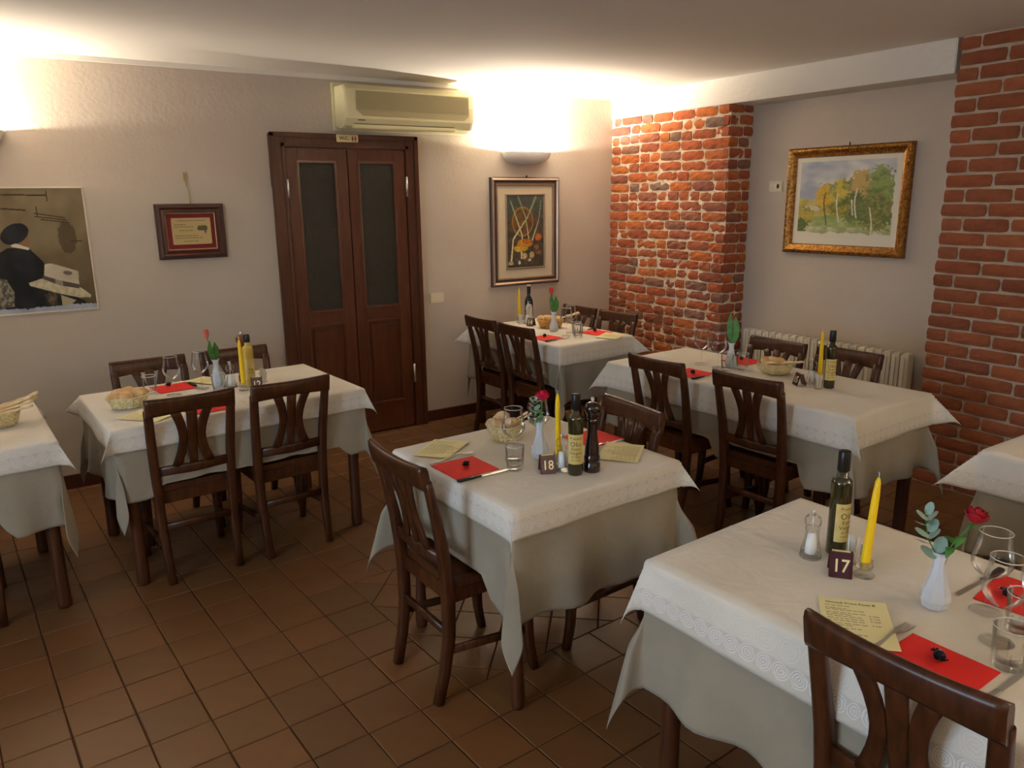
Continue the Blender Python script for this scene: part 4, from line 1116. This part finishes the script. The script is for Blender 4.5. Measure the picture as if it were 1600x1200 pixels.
def napkin():
    r = empty('napkin'); A = .09
    MB().box(-A, A, -A, A, 0, .0016, .0006).build('lower_fold', red_m, r)
    mb = MB(); vs = []; n = 12
    for j in range(n+1):
        for i in range(n+1):
            x = -A+2*A*i/n; y = -A+2*A*j/n; edge = max(abs(x), abs(y))/A
            vs.append((x*.992, y*.992, .0022+.0018*(1-edge**4)+.0007*noise.noise(Vector((x*30, y*30, 1)))))
    mb.add(vs, [(j*(n+1)+i, j*(n+1)+i+1, (j+1)*(n+1)+i+1, (j+1)*(n+1)+i) for j in range(n) for i in range(n)], True); mb.build('top_fold', red_m, r)
    return r
def candy():
    r = empty('wrapped_candy'); mb = MB(); bm = bmesh.new(); bmesh.ops.create_icosphere(bm, subdivisions=2, radius=.0125)
    vs = [Vector((v.co.x*(1+.1*noise.noise(v.co*200)), v.co.y*(1+.1*noise.noise(v.co*230)), v.co.z*.95+.0115)) for v in bm.verts]; fs = [[v.index for v in f.verts] for f in bm.faces]; bm.free()
    mb.add(vs, fs, False).build('wrapper', wrap_m, r)
    tw = MB()
    for s in (-1, 1):
        pv = [(s*.011, 0, .012)]; nn = 8
        for k in range(nn+1): a = -1.1+2.2*k/nn; pv.append((s*(.011+.013*math.cos(a)), .013*math.sin(a), .012+.004*(k % 2)))
        tw.add(pv, [(0, k+1, k+2) for k in range(nn)])
    tw.build('twisted_end', wrap_m, r)
    MB().lathe([(0, 0), (.008, .0), (.011, .004), (.0125, .0065)], 12).build('gold_base', gold_m, r)
    return r
def fork():
    mb = MB(); zf = lambda x: .003+.010*math.exp(-((x-.035)/.03)**2) if x < .095 else .003+.006*(x-.095)/.05
    def strip(pts, th=.0016):
        vs = []
        for (x, y0, y1) in pts: z = zf(x); vs += [(x, y0, z), (x, y1, z), (x, y1, z+th), (x, y0, z+th)]
        n = len(pts); fs = [(4*i+a, 4*i+(a+1) % 4, 4*i+4+(a+1) % 4, 4*i+4+a) for i in range(n-1) for a in range(4)]
        mb.add(vs, fs + [(0, 1, 2, 3), (4*n-1, 4*n-2, 4*n-3, 4*n-4)])
    strip([(-.095, -.005, .005), (-.09, -.009, .009), (-.05, -.007, .007), (0, -.0035, .0035), (.03, -.003, .003), (.05, -.005, .005), (.058, -.011, .011), (.07, -.0125, .0125)])
    for k in range(4):
        y = -.0125+k*.0067; strip([(.069, y, y+.005), (.085, y+.0004, y+.0046), (.10, y+.0006, y+.0042), (.110, y+.0014, y+.0034)])
    return mb.build('fork', metal_m)
def knife(handle):
    def b():
        r = empty('table_knife')
        v = [(.0, -.005), (.10, -.0075), (.118, -.004), (.126, .006), (.0, .006)]
        MB().prism(v, .002, .0034, 'z').build('blade', metal_m, r)
        MB().sweep([(-.095, 0, .0065), (-.09, 0, .0065), (-.04, 0, .006), (0, 0, .005)], [(.004, .007), (.0055, .009), (.0045, .0078), (.003, .006)], prof=RECT).build('handle', handle, r)
        return r
    return b
def menu(printed):
    def b():
        r = empty('menu_card'); Wd, Hh = .074, .104; 
        vs = []; n = 8
        for lay, lift in ((0, .0008), (1, .003)):
            vs = []
            for j in range(n+1):
                for i in range(n+1):
                    x = -Wd+2*Wd*i/n; y = -Hh+2*Hh*j/n; vs.append((x, y, lift+(.004*((x+Wd)/(2*Wd))**2 if lay else 0)))
            mb = MB().add(vs, [(j*(n+1)+i, j*(n+1)+i+1, (j+1)*(n+1)+i+1, (j+1)*(n+1)+i) for j in range(n) for i in range(n)], True)
            pg = mb.build('page', menu_m, r)
        zz = lambda x: .0034+.004*((x+Wd)/(2*Wd))**2
        tx = MB(); rn = random.Random(3)
        if printed:
            for (s, sz, x, y) in (('Giovedì Primi Piatti €', .0125, -.005, .080), ('€ 12,00', .0068, .040, .030), ('€ 11,00', .0068, .040, .018), ('€ 10,00', .0068, .040, .006), ('€ 9,00', .0068, .040, -.012)):
                v, f = glyphs(s, sz, True); tx.add([(x+p, y+q, zz(x+p)) for p, q in v], f)
        rows = [.068, .056, .049, .036, .028, .020, .010, .0, -.012, -.020, -.032, -.044, -.056, -.07]
        if not printed: rows = [.085, .074, .060] + rows[2:]
        for k, y in enumerate(rows):
            x = -.062; end = rn.uniform(-.02, .02) if printed else rn.uniform(.0, .06)
            while x < end:
                l_ = rn.uniform(.006, .016); tx.add([(x, y, zz(x)), (x+l_, y, zz(x+l_)), (x+l_, y+.0022, zz(x+l_)), (x, y+.0022, zz(x))], [(0, 1, 2, 3)]); x += l_+.003
        tx.build('printed_text', print_m, r); return r
    return b
# flowers
def petal_shell(mb, R, h, z, open_, a0, span, curl=.0, n=6, m_=5):
    vs = []
    for j in range(m_+1):
        t = j/m_; rr = R*(math.sin(t*PI*.5)**.6)*(1+open_*t*t); zz = z+h*t-curl*t**4
        for i in range(n+1):
            u = i/n*2-1; w_ = span*(1-.35*t**6)*(.55+.45*math.sin(PI*min(t+.12, 1)*.8)); a = a0+u*w_
            vs.append((rr*math.cos(a), rr*math.sin(a), zz-.12*h*u*u*t))
    mb.add(vs, [(j*(n+1)+i, j*(n+1)+i+1, (j+1)*(n+1)+i+1, (j+1)*(n+1)+i) for j in range(m_) for i in range(n)], True)
def blade(mb, pts, w_, nrm=(0, 0, 1), n=1):
    pts = [Vector(p) for p in pts]; N_ = len(pts); vs = []; nv = Vector(nrm)
    for i, p in enumerate(pts):
        t = (pts[min(i+1, N_-1)]-pts[max(i-1, 0)]).normalized(); s = t.cross(nv).normalized(); k = i/(N_-1)
        ww = w_*math.sin(PI*min(.97, .06+.94*k)**.8)+.0005; up = s.cross(t)
        vs += [p-s*ww+up*.15*ww, p, p+s*ww+up*.15*ww]
    mb.add(vs, [(3*i+a, 3*i+a+1, 3*i+4+a, 3*i+3+a) for i in range(N_-1) for a in (0, 1)], True)
def rose(m_, dx=.05, dy=.0, H=.10):
    def b():
        r = empty('rose'); top = Vector((dx, dy, H)); base = Vector((-.002, 0, -.07))
        MB().sweep([base, (dx*.1, dy*.1, 0), (dx*.55, dy*.55, H*.5), top], [.002, .002, .0022, .0026], 8).build('stem', leaf_m, r)
        mb = MB()
        for k in range(3): petal_shell(mb, .008, .038, 0, -.1, k*2.1, 1.4)
        for k in range(4): petal_shell(mb, .014, .038, -.001, -.05, k*1.57+.4, 1.1)
        for k in range(5): petal_shell(mb, .020, .036, -.002, .0, k*1.257+.2, .95)
        for k in range(5): petal_shell(mb, .0255, .032, -.003, .06, k*1.257+.9, .9, .003)
        d = Vector((dx*.25, dy*.25, H)).normalized(); q = Vector((0, 0, 1)).rotation_difference(d).to_matrix().to_4x4()
        mb.xf(Matrix.Translation(top) @ q).build('petals', m_, r)
        lf = MB(); 
        for (t, s, l) in ((.35, 1, .035), (.55, -1, .04), (.2, -1, .03)):
            p = Vector((dx*t, dy*t, H*t)); blade(lf, [p, p+Vector((s*l*.3, .012*s, .006)), p+Vector((s*l*.7, .016*s, .002)), p+Vector((s*l, .014*s, -.012))], .011)
        lf.build('leaf', leaf_m, r)
        sp = MB()
        for k in range(5):
            a = k*1.257; e = Vector((.018*math.cos(a), .018*math.sin(a), -.010)); blade(sp, [Vector((0, 0, -.002)), e*.5, e], .003)
        sp.xf(Matrix.Translation(top) @ q).build('sepal', leaf_m, r)
        return r
    return b
def tulip(m_, leafH=.09, H=.13, bend=.02):
    def b():
        r = empty('tulip')
        MB().sweep([(0, 0, -.08), (0, 0, 0), (-bend*.4, 0, H*.55), (-bend, 0, H)], [.003, .003, .0028, .003], 8).build('stem', leaf_m, r)
        if m_:
            mb = MB()
            for k in range(3): petal_shell(mb, .017, .052, 0, -.35, k*2.094, 1.05)
            for k in range(3): petal_shell(mb, .019, .050, -.001, -.35, k*2.094+1.05, 1.0)
            mb.xf(Matrix.Translation((-bend, 0, H-.003))).build('petals', m_, r)
        for s, hh, w_ in ((1, leafH, .026), (-1, leafH*1.15, .019)):
            lf = MB(); blade(lf, [(0, 0, -.01), (s*.010, .003, hh*.3), (s*.018, .004, hh*.65), (s*.014, .003, hh)], w_, (0, 1, .1)); lf.build('leaf', leaf_m, r)
        return r
    return b
def eucalyptus():
    r = empty('eucalyptus_sprig')
    MB().sweep([(0, 0, -.06), (-.002, 0, 0), (-.016, .0, .04), (-.018, 0, .09), (-.016, 0, .115)], .0013, 6).build('stem', leaf_m, r)
    for (z, s, tl) in ((.010, .019, .5), (.040, .018, -.15), (.062, .017, .3), (.085, .017, -.2), (.105, .013, .35)):
        for sd in (-1, 1):
            mb = MB(); n = 10; cx = -.016 if z > .03 else -.004; c = Vector((cx+sd*s*.85, .004*sd, z+sd*.004)); vs = [c+Vector((0, 0, .001))]
            for k in range(n): a = 2*PI*k/n; vs.append(c+Vector((s*.85*math.cos(a), s*.8*math.sin(a), .010*sd*math.cos(a)*1.0+tl*.02*math.sin(a)+.004)))
            mb.add(vs, [(0, k+1, (k+1) % n+1) for k in range(n)], True); mb.build('leaf', euc_m, r)
    return r

# --- placing helpers
def item(kind, fn, label, cat, xy, rz=0, group=None, z=None, **kw):
    return put(kind, fn, label, cat, (xy[0], xy[1], ZI if z is None else z), rz, group, **kw)
def candle_set(xy, tilt, where):
    item('holder', holder, 'clear glass candle holder on %s' % where, 'candle holder', xy, 0, 'glass candle holders')
    put('candle', candle, 'tall yellow taper candle on %s' % where, 'candle', (xy[0], xy[1], ZI+.0195), 0, 'yellow taper candles', tilt=tilt)
def wg(xy, label): item('wine_glass', wine_glass, label, 'wine glass', xy, 0, 'wine glasses')
def tm(xy, label): item('tumbler', tumbler, label, 'tumbler', xy, random.uniform(0, 3), 'water tumblers')
def nap(xy, rz, label, cz=None):
    item('napkin', napkin, 'square red paper napkin %s' % label, 'napkin', xy, rz, 'red paper napkins')
    if cz is not None: item('candy', candy, 'dark wrapped candy on the red napkin %s' % label, 'candy', cz, rz+.8, 'wrapped candies', z=ZI+.0045)
BV = lambda m_, n_: (lambda: vase())
def va(xy, where, rz=0): item('vase', vase, 'small white faceted bud vase on %s' % where, 'vase', xy, rz, 'white bud vases')

# table 12
W12 = 'table 12'
basket_w = basket(wicker_m, .073, .054, .052, 1.25, 'bread_basket')
item('basket_oval', basket_w, 'oval cream wicker bread basket on table 12', 'basket', (.418, 3.955), D(8), 'wicker bread baskets')
for k, (dx, dy, dz, rz, rr) in enumerate(((-.045, -.02, .045, .4, .2), (-.012, -.032, .048, 1.4, -.2), (.03, -.012, .050, .2, .15), (-.030, .028, .050, 2.2, 0), (.012, .030, .054, .9, .3), (.052, .018, .044, 2.6, .1))):
    put('roll%d' % (k % 3), roll(k % 3, bread_m), ['bread roll in the table 12 basket, leftmost', 'bread roll in the table 12 basket, front middle', 'bread roll in the table 12 basket, pale front one', 'bread roll in the table 12 basket, back left', 'bread roll in the table 12 basket, back middle on top', 'bread roll in the table 12 basket, rightmost'][k],
        'bread', (.418+dx*1.1, 3.955+dy*1.1, ZI+dz+.012), rz, 'bread rolls in the table 12 basket', tilt=(rr, .1), scale=1.12)
item('menu_plain', menu(False), 'pale yellow menu card at the near left side of table 12', 'menu', (.465, 3.722), D(42), 'pale yellow menu cards')
item('menu_plain', menu(False), 'pale yellow menu card on table 12 behind the wine glasses', 'menu', (.855, 4.298), D(215), 'pale yellow menu cards')
nap((.665, 4.245), D(8), 'on the far side of table 12', (.651, 4.280))
nap((.706, 3.715), D(5), 'on the near side of table 12')
item('knife_black', knife(dark_m), 'black handled knife beside the near napkin of table 12', 'knife', (.806, 3.70), D(95), 'black handled knives')
item('knife_black', knife(dark_m), 'black handled knife beside the far napkin of table 12', 'knife', (.772, 4.20), D(-80), 'black handled knives')
tm((.548, 4.187), 'water tumbler between the bread basket and napkin of table 12'); tm((.848, 4.018), 'water tumbler in front of the bud vase of table 12')
wg((.640, 4.072), 'wine glass nearest the bread basket of table 12'); wg((.790, 4.135), 'wine glass beside the bud vase of table 12')
va((.872, 4.160), W12)
put('tulip_coral', tulip(tulip2_m, .095, .125, .03), 'faded coral tulip in the vase of table 12', 'flower', (.872, 4.160, ZI+.135), D(25), tilt=(0, -.06))
item('salt', salt_mill, 'clear acrylic salt mill on table 12', 'salt mill', (.922, 4.078), 0, 'clear salt mills')
candle_set((.958, 3.972), (.0, -.01), W12)
item('oil_pale', oil_pale, 'bottle of pale yellow oil with black cap on table 12', 'bottle', (1.010, 4.035), D(10))
item('mill_brown', lambda: pepper_mill(pepper2_m), 'glossy brown pepper mill with round head on table 12', 'pepper mill', (1.018, 4.180), 0)
item('tooth', toothpicks, 'small glass of wrapped toothpicks on table 12', 'toothpick holder', (1.094, 4.100), 0, 'toothpick glasses')
item('sign12', number_sign('12'), 'maroon tent sign reading 12 on the left table', 'table number', (1.020, 3.955), D(-12), 'table number signs')
# leftmost table
item('basket_round', basket(wicker_m, .076, .056, .062, 1.0, 'bread_basket'), 'round cream wicker basket of breadsticks at the left edge', 'basket', (-.09, 3.944), 0, 'wicker bread baskets')
for k in range(9):
    a = (-.25, -.1, .05, .2, .35, -.4, .12, -.02, .45)[k]
    put('stick', stick, 'breadstick in the basket at the left edge', 'bread', (-.065+.004*k, 3.892+.013*k, ZI+.068+.011*(k % 3)), a*.8, 'breadsticks in the leftmost basket', tilt=(0, -.20-.05*(k % 4)))
# table 18
W18 = 'table 18'
item('basket_round', None, 'round cream wicker bread basket on table 18', 'basket', (1.603, 2.494), .3, 'wicker bread baskets')
for k, (dx, dy, dz, rz, rx) in enumerate(((-.038, -.018, .062, .2, .4), (-.015, .026, .068, 1.1, .1), (-.052, .012, .058, 1.8, 1.1), (.0, -.030, .064, 2.7, .5), (.030, -.014, .056, .6, .2), (-.012, .002, .086, 2.1, .6))):
    put('rollb%d' % (k % 3), roll(k % 3+4, bread2_m, sx=1.1), ['floured bread roll in the table 18 basket, front left', 'floured bread roll in the table 18 basket, back', 'floured bread roll in the table 18 basket, leftmost', 'floured bread roll in the table 18 basket, front middle', 'floured bread roll in the table 18 basket, right', 'floured bread roll on top of the others in the table 18 basket'][k],
        'bread', (1.603+dx, 2.494+dy, ZI+dz+.010), rz, 'bread rolls in the table 18 basket', tilt=(rx, .2), scale=.92)
for k in range(3):
    put('stick', stick, ['breadstick rising left from the table 18 basket', 'breadstick rising right from the table 18 basket', 'breadstick lying low in the table 18 basket'][k], 'bread', (1.624+.008*k, 2.480-.014*k, ZI+(.075, .072, .06)[k]), (-.5, -.35, -.2)[k], 'breadsticks in the table 18 basket', tilt=(0, (-.50, -.46, -.3)[k]), scale=.72)
wg((1.491, 2.265), 'wine glass beside the bread basket of table 18'); wg((1.645, 2.325), 'wine glass behind the bud vase of table 18')
tm((1.437, 2.176), 'water tumbler between the napkin and sign of table 18'); 
va((1.583, 2.228), W18, .3)
put('rose_bright', rose(rose2_m, .012, .0, .085), 'bright crimson rose in the vase of table 18', 'flower', (1.583, 2.228, ZI+.135), 0)
put('euc', eucalyptus, 'grey-green eucalyptus sprig in the vase of table 18', 'foliage', (1.577, 2.232, ZI+.135), D(-20), 'eucalyptus sprigs', scale=.85)
item('sign18', number_sign('18'), 'maroon tent sign reading 18 on the middle table', 'table number', (1.515, 2.088), D(-25), 'table number signs')
candle_set((1.600, 2.135), (.0, -.02), W18)
item('salt', None, 'clear acrylic salt mill on table 18', 'salt mill', (1.568, 2.072), 0, 'clear salt mills')
item('oil', oil, 'dark green olive oil bottle on table 18', 'bottle', (1.584, 2.015), D(-35), 'olive oil bottles')
item('mill_dark', lambda: pepper_mill(pepper_m), 'tall dark wooden pepper mill on table 18', 'pepper mill', (1.652, 2.008), 0)
item('menu_plain', None, 'pale yellow menu card at the left side of table 18', 'menu', (1.328, 2.528), D(-52), 'pale yellow menu cards')
item('menu_plain', None, 'pale yellow menu card at the right corner of table 18', 'menu', (1.867, 2.094), D(130), 'pale yellow menu cards')
nap((1.298, 2.295), D(2), 'at the left side of table 18', (1.300, 2.289))
nap((1.895, 2.300), D(4), 'at the right side of table 18', (1.845, 2.345))
item('fork', fork, 'steel fork left of the red napkin on table 18', 'fork', (1.300, 2.410), D(8), 'steel forks')
item('fork', fork, 'steel fork between the right napkin and menu of table 18', 'fork', (1.885, 2.200), D(186), 'steel forks')
item('knife_black', None, 'black handled knife beside the left napkin of table 18', 'knife', (1.296, 2.178), D(2), 'black handled knives')
# table 17
W17 = 'table 17'
item('salt', None, 'clear acrylic salt mill on table 17', 'salt mill', (1.702, 1.148), 0, 'clear salt mills')
item('oil', None, 'dark green olive oil bottle on table 17', 'bottle', (1.779, 1.124), D(-5), 'olive oil bottles')
item('sign17', number_sign('17'), 'maroon tent sign reading 17 on the foreground table', 'table number', (1.680, 1.046), D(-52), 'table number signs')
item('tooth', None, 'small glass of wrapped toothpicks on table 17', 'toothpick holder', (1.765, 1.064), 0, 'toothpick glasses')
candle_set((1.723, 1.006), (.02, .055), W17)
va((1.716, .823), W17)
put('rose_dark', rose(rose_m, .058, -.035, .075), 'dark red rose leaning right in the vase of table 17', 'flower', (1.716, .823, ZI+.135), D(0))
put('euc', None, 'grey-green eucalyptus sprig in the vase of table 17', 'foliage', (1.708, .828, ZI+.136), D(-33), 'eucalyptus sprigs', tilt=(0, -.20))
wg((1.792, .745), 'wine glass beside the bud vase of table 17'); wg((1.679, .668), 'nearest wine glass, on table 17')
tm((1.605, .612), 'water tumbler nearest the camera on table 17'); tm((1.770, .660), 'water tumbler behind the nearest wine glass')
item('menu_text', menu(True), 'yellow menu card with printed dishes behind the foreground chair', 'menu', (1.500, .880), D(-50), 'pale yellow menu cards')
nap((1.478, .695), D(2), 'behind the foreground chair on table 17', (1.505, .698))
nap((1.930, .715), D(8), 'at the right edge behind the wine glasses', (1.895, .745))
item('fork', None, 'steel fork beside the foreground chair on table 17', 'fork', (1.480, .803), D(2), 'steel forks')
item('knife_steel', knife(metal_m), 'steel knife right of the near napkin on table 17', 'knife', (1.500, .580), D(2))
item('knife_black', None, 'black handled knife beside the far napkin of table 17', 'knife', (1.935, .820), D(180), 'black handled knives')
# table 15
W15 = 'table 15'
wg((3.305, 3.040), 'wine glass standing alone at the far end of table 15'); wg((3.298, 2.905), 'wine glass beside the bud vase of table 15')
tm((3.290, 2.835), 'water tumbler in front of the bud vase of table 15'); tm((3.375, 2.800), 'water tumbler between the vase and basket of table 15')
va((3.362, 2.872), W15, .2)
put('tulip_leaf', tulip(None, .155, .10, .0), 'green tulip leaves without a bloom in the vase of table 15', 'flower', (3.362, 2.872, ZI+.135), D(-60))
item('basket_oval', None, 'oval cream wicker bread basket on table 15', 'basket', (3.440, 2.630), D(-52), 'wicker bread baskets')
for k, (dx, dy, dz, rz) in enumerate(((-.02, .045, .05, .4), (-.005, .015, .054, 1.9), (.022, .04, .048, 1.0), (.01, -.02, .052, .1))):
    put('roll%d' % (k % 3), None, ['bread piece in the table 15 basket, far left', 'bread piece in the table 15 basket, top middle', 'bread piece in the table 15 basket, back', 'bread piece in the table 15 basket, right'][k], 'bread', (3.440+dx, 2.630+dy, ZI+dz+.012), rz, 'bread pieces in the table 15 basket', tilt=(.3, .1), scale=1.1)
for k in range(3):
    put('stick', None, 'breadstick lying across the table 15 basket', 'bread', (3.435+.010*k, 2.590-.008*k, ZI+.064+.004*k), D(-42-8*k), 'breadsticks in the table 15 basket', tilt=(0, -.06), scale=.85)
item('sign15', number_sign('15'), 'maroon tent sign reading 15 on the radiator-side table', 'table number', (3.318, 2.385), D(-118), 'table number signs')
item('salt', None, 'clear acrylic salt mill on table 15', 'salt mill', (3.385, 2.362), 0, 'clear salt mills')
candle_set((3.470, 2.375), (0, -.02), W15)
item('tooth', None, 'small glass of wrapped toothpicks on table 15', 'toothpick holder', (3.322, 2.278), 0, 'toothpick glasses')
item('oil', None, 'dark green olive oil bottle on table 15', 'bottle', (3.385, 2.262), D(-38), 'olive oil bottles')
nap((3.075, 2.900), D(3), 'at the left side of table 15', (3.06, 2.87))
nap((3.550, 2.945), D(3), 'at the radiator side of table 15', (3.55, 2.955))
item('knife_black', None, 'black handled knife beside the left napkin of table 15', 'knife', (3.060, 2.790), D(3), 'black handled knives')
# table 14
W14 = 'table 14'
candle_set((3.330, 4.955), (0, -.01), W14)
item('wine_bottle', wine_bottle, 'dark bottle with white arched label on table 14', 'bottle', (3.405, 4.935), D(-30))
item('salt', None, 'clear acrylic salt mill on table 14', 'salt mill', (3.335, 4.860), 0, 'clear salt mills')
item('tooth', None, 'small glass of wrapped toothpicks on table 14', 'toothpick holder', (3.290, 4.880), 0, 'toothpick glasses')
item('sign14', number_sign('14'), 'maroon tent sign reading 14 on the back corner table', 'table number', (3.302, 4.756), D(-62), 'table number signs')
item('basket_honey', basket(wicker2_m, .070, .052, .055, 1.4, 'bread_basket'), 'oval honey coloured wicker bread basket on table 14', 'basket', (3.370, 4.600), D(-45))
for k, (dx, dy, dz, rz) in enumerate(((-.045, .05, .052, .4), (-.015, .025, .056, 1.9), (.02, -.01, .056, 1.0), (.045, -.04, .050, .1), (.01, .04, .052, 2.2))):
    put('roll%d' % (k % 3), None, ['bread roll in the table 14 basket, leftmost', 'bread roll in the table 14 basket, second from left', 'bread roll in the table 14 basket, middle', 'bread roll in the table 14 basket, rightmost', 'bread roll in the table 14 basket, at the back'][k], 'bread', (3.370+dx, 4.600+dy, ZI+dz+.012), rz, 'bread rolls in the table 14 basket', tilt=(.2, .1), scale=1.1)
for k in range(2):
    put('stick', None, 'breadstick rising from the table 14 basket behind the vase', 'bread', (3.44, 4.50+.015*k, ZI+.088), D(-50+10*k), 'breadsticks in the table 14 basket', tilt=(0, -.30))
va((3.299, 4.462), W14, .1)
put('tulip_red', tulip(tulip_m, .12, .135, .02), 'bright red tulip in the vase of table 14', 'flower', (3.299, 4.462, ZI+.135), D(-30))
wg((3.242, 4.238), 'wine glass of table 14 nearest the napkin'); wg((3.350, 4.330), 'second wine glass of table 14, behind the first')
tm((3.275, 4.149), 'water tumbler in front of the wine glasses of table 14'); tm((3.330, 4.235), 'water tumbler behind the wine glasses of table 14')
nap((3.085, 4.265), D(8), 'at the left side of table 14', (3.089, 4.285))
nap((3.500, 4.225), D(8), 'at the right side of table 14', (3.505, 4.245))
item('knife_black', None, 'black handled knife beside the left napkin of table 14', 'knife', (3.085, 4.148), D(5), 'black handled knives')
item('knife_black', None, 'black handled knife beside the right napkin of table 14', 'knife', (3.52, 4.345), D(185), 'black handled knives')
item('menu_plain', None, 'pale yellow menu card at the right corner of table 14', 'menu', (3.485, 4.045), D(120), 'pale yellow menu cards')
print('bricks', n1, n2, n3, 'tiles', cnt)
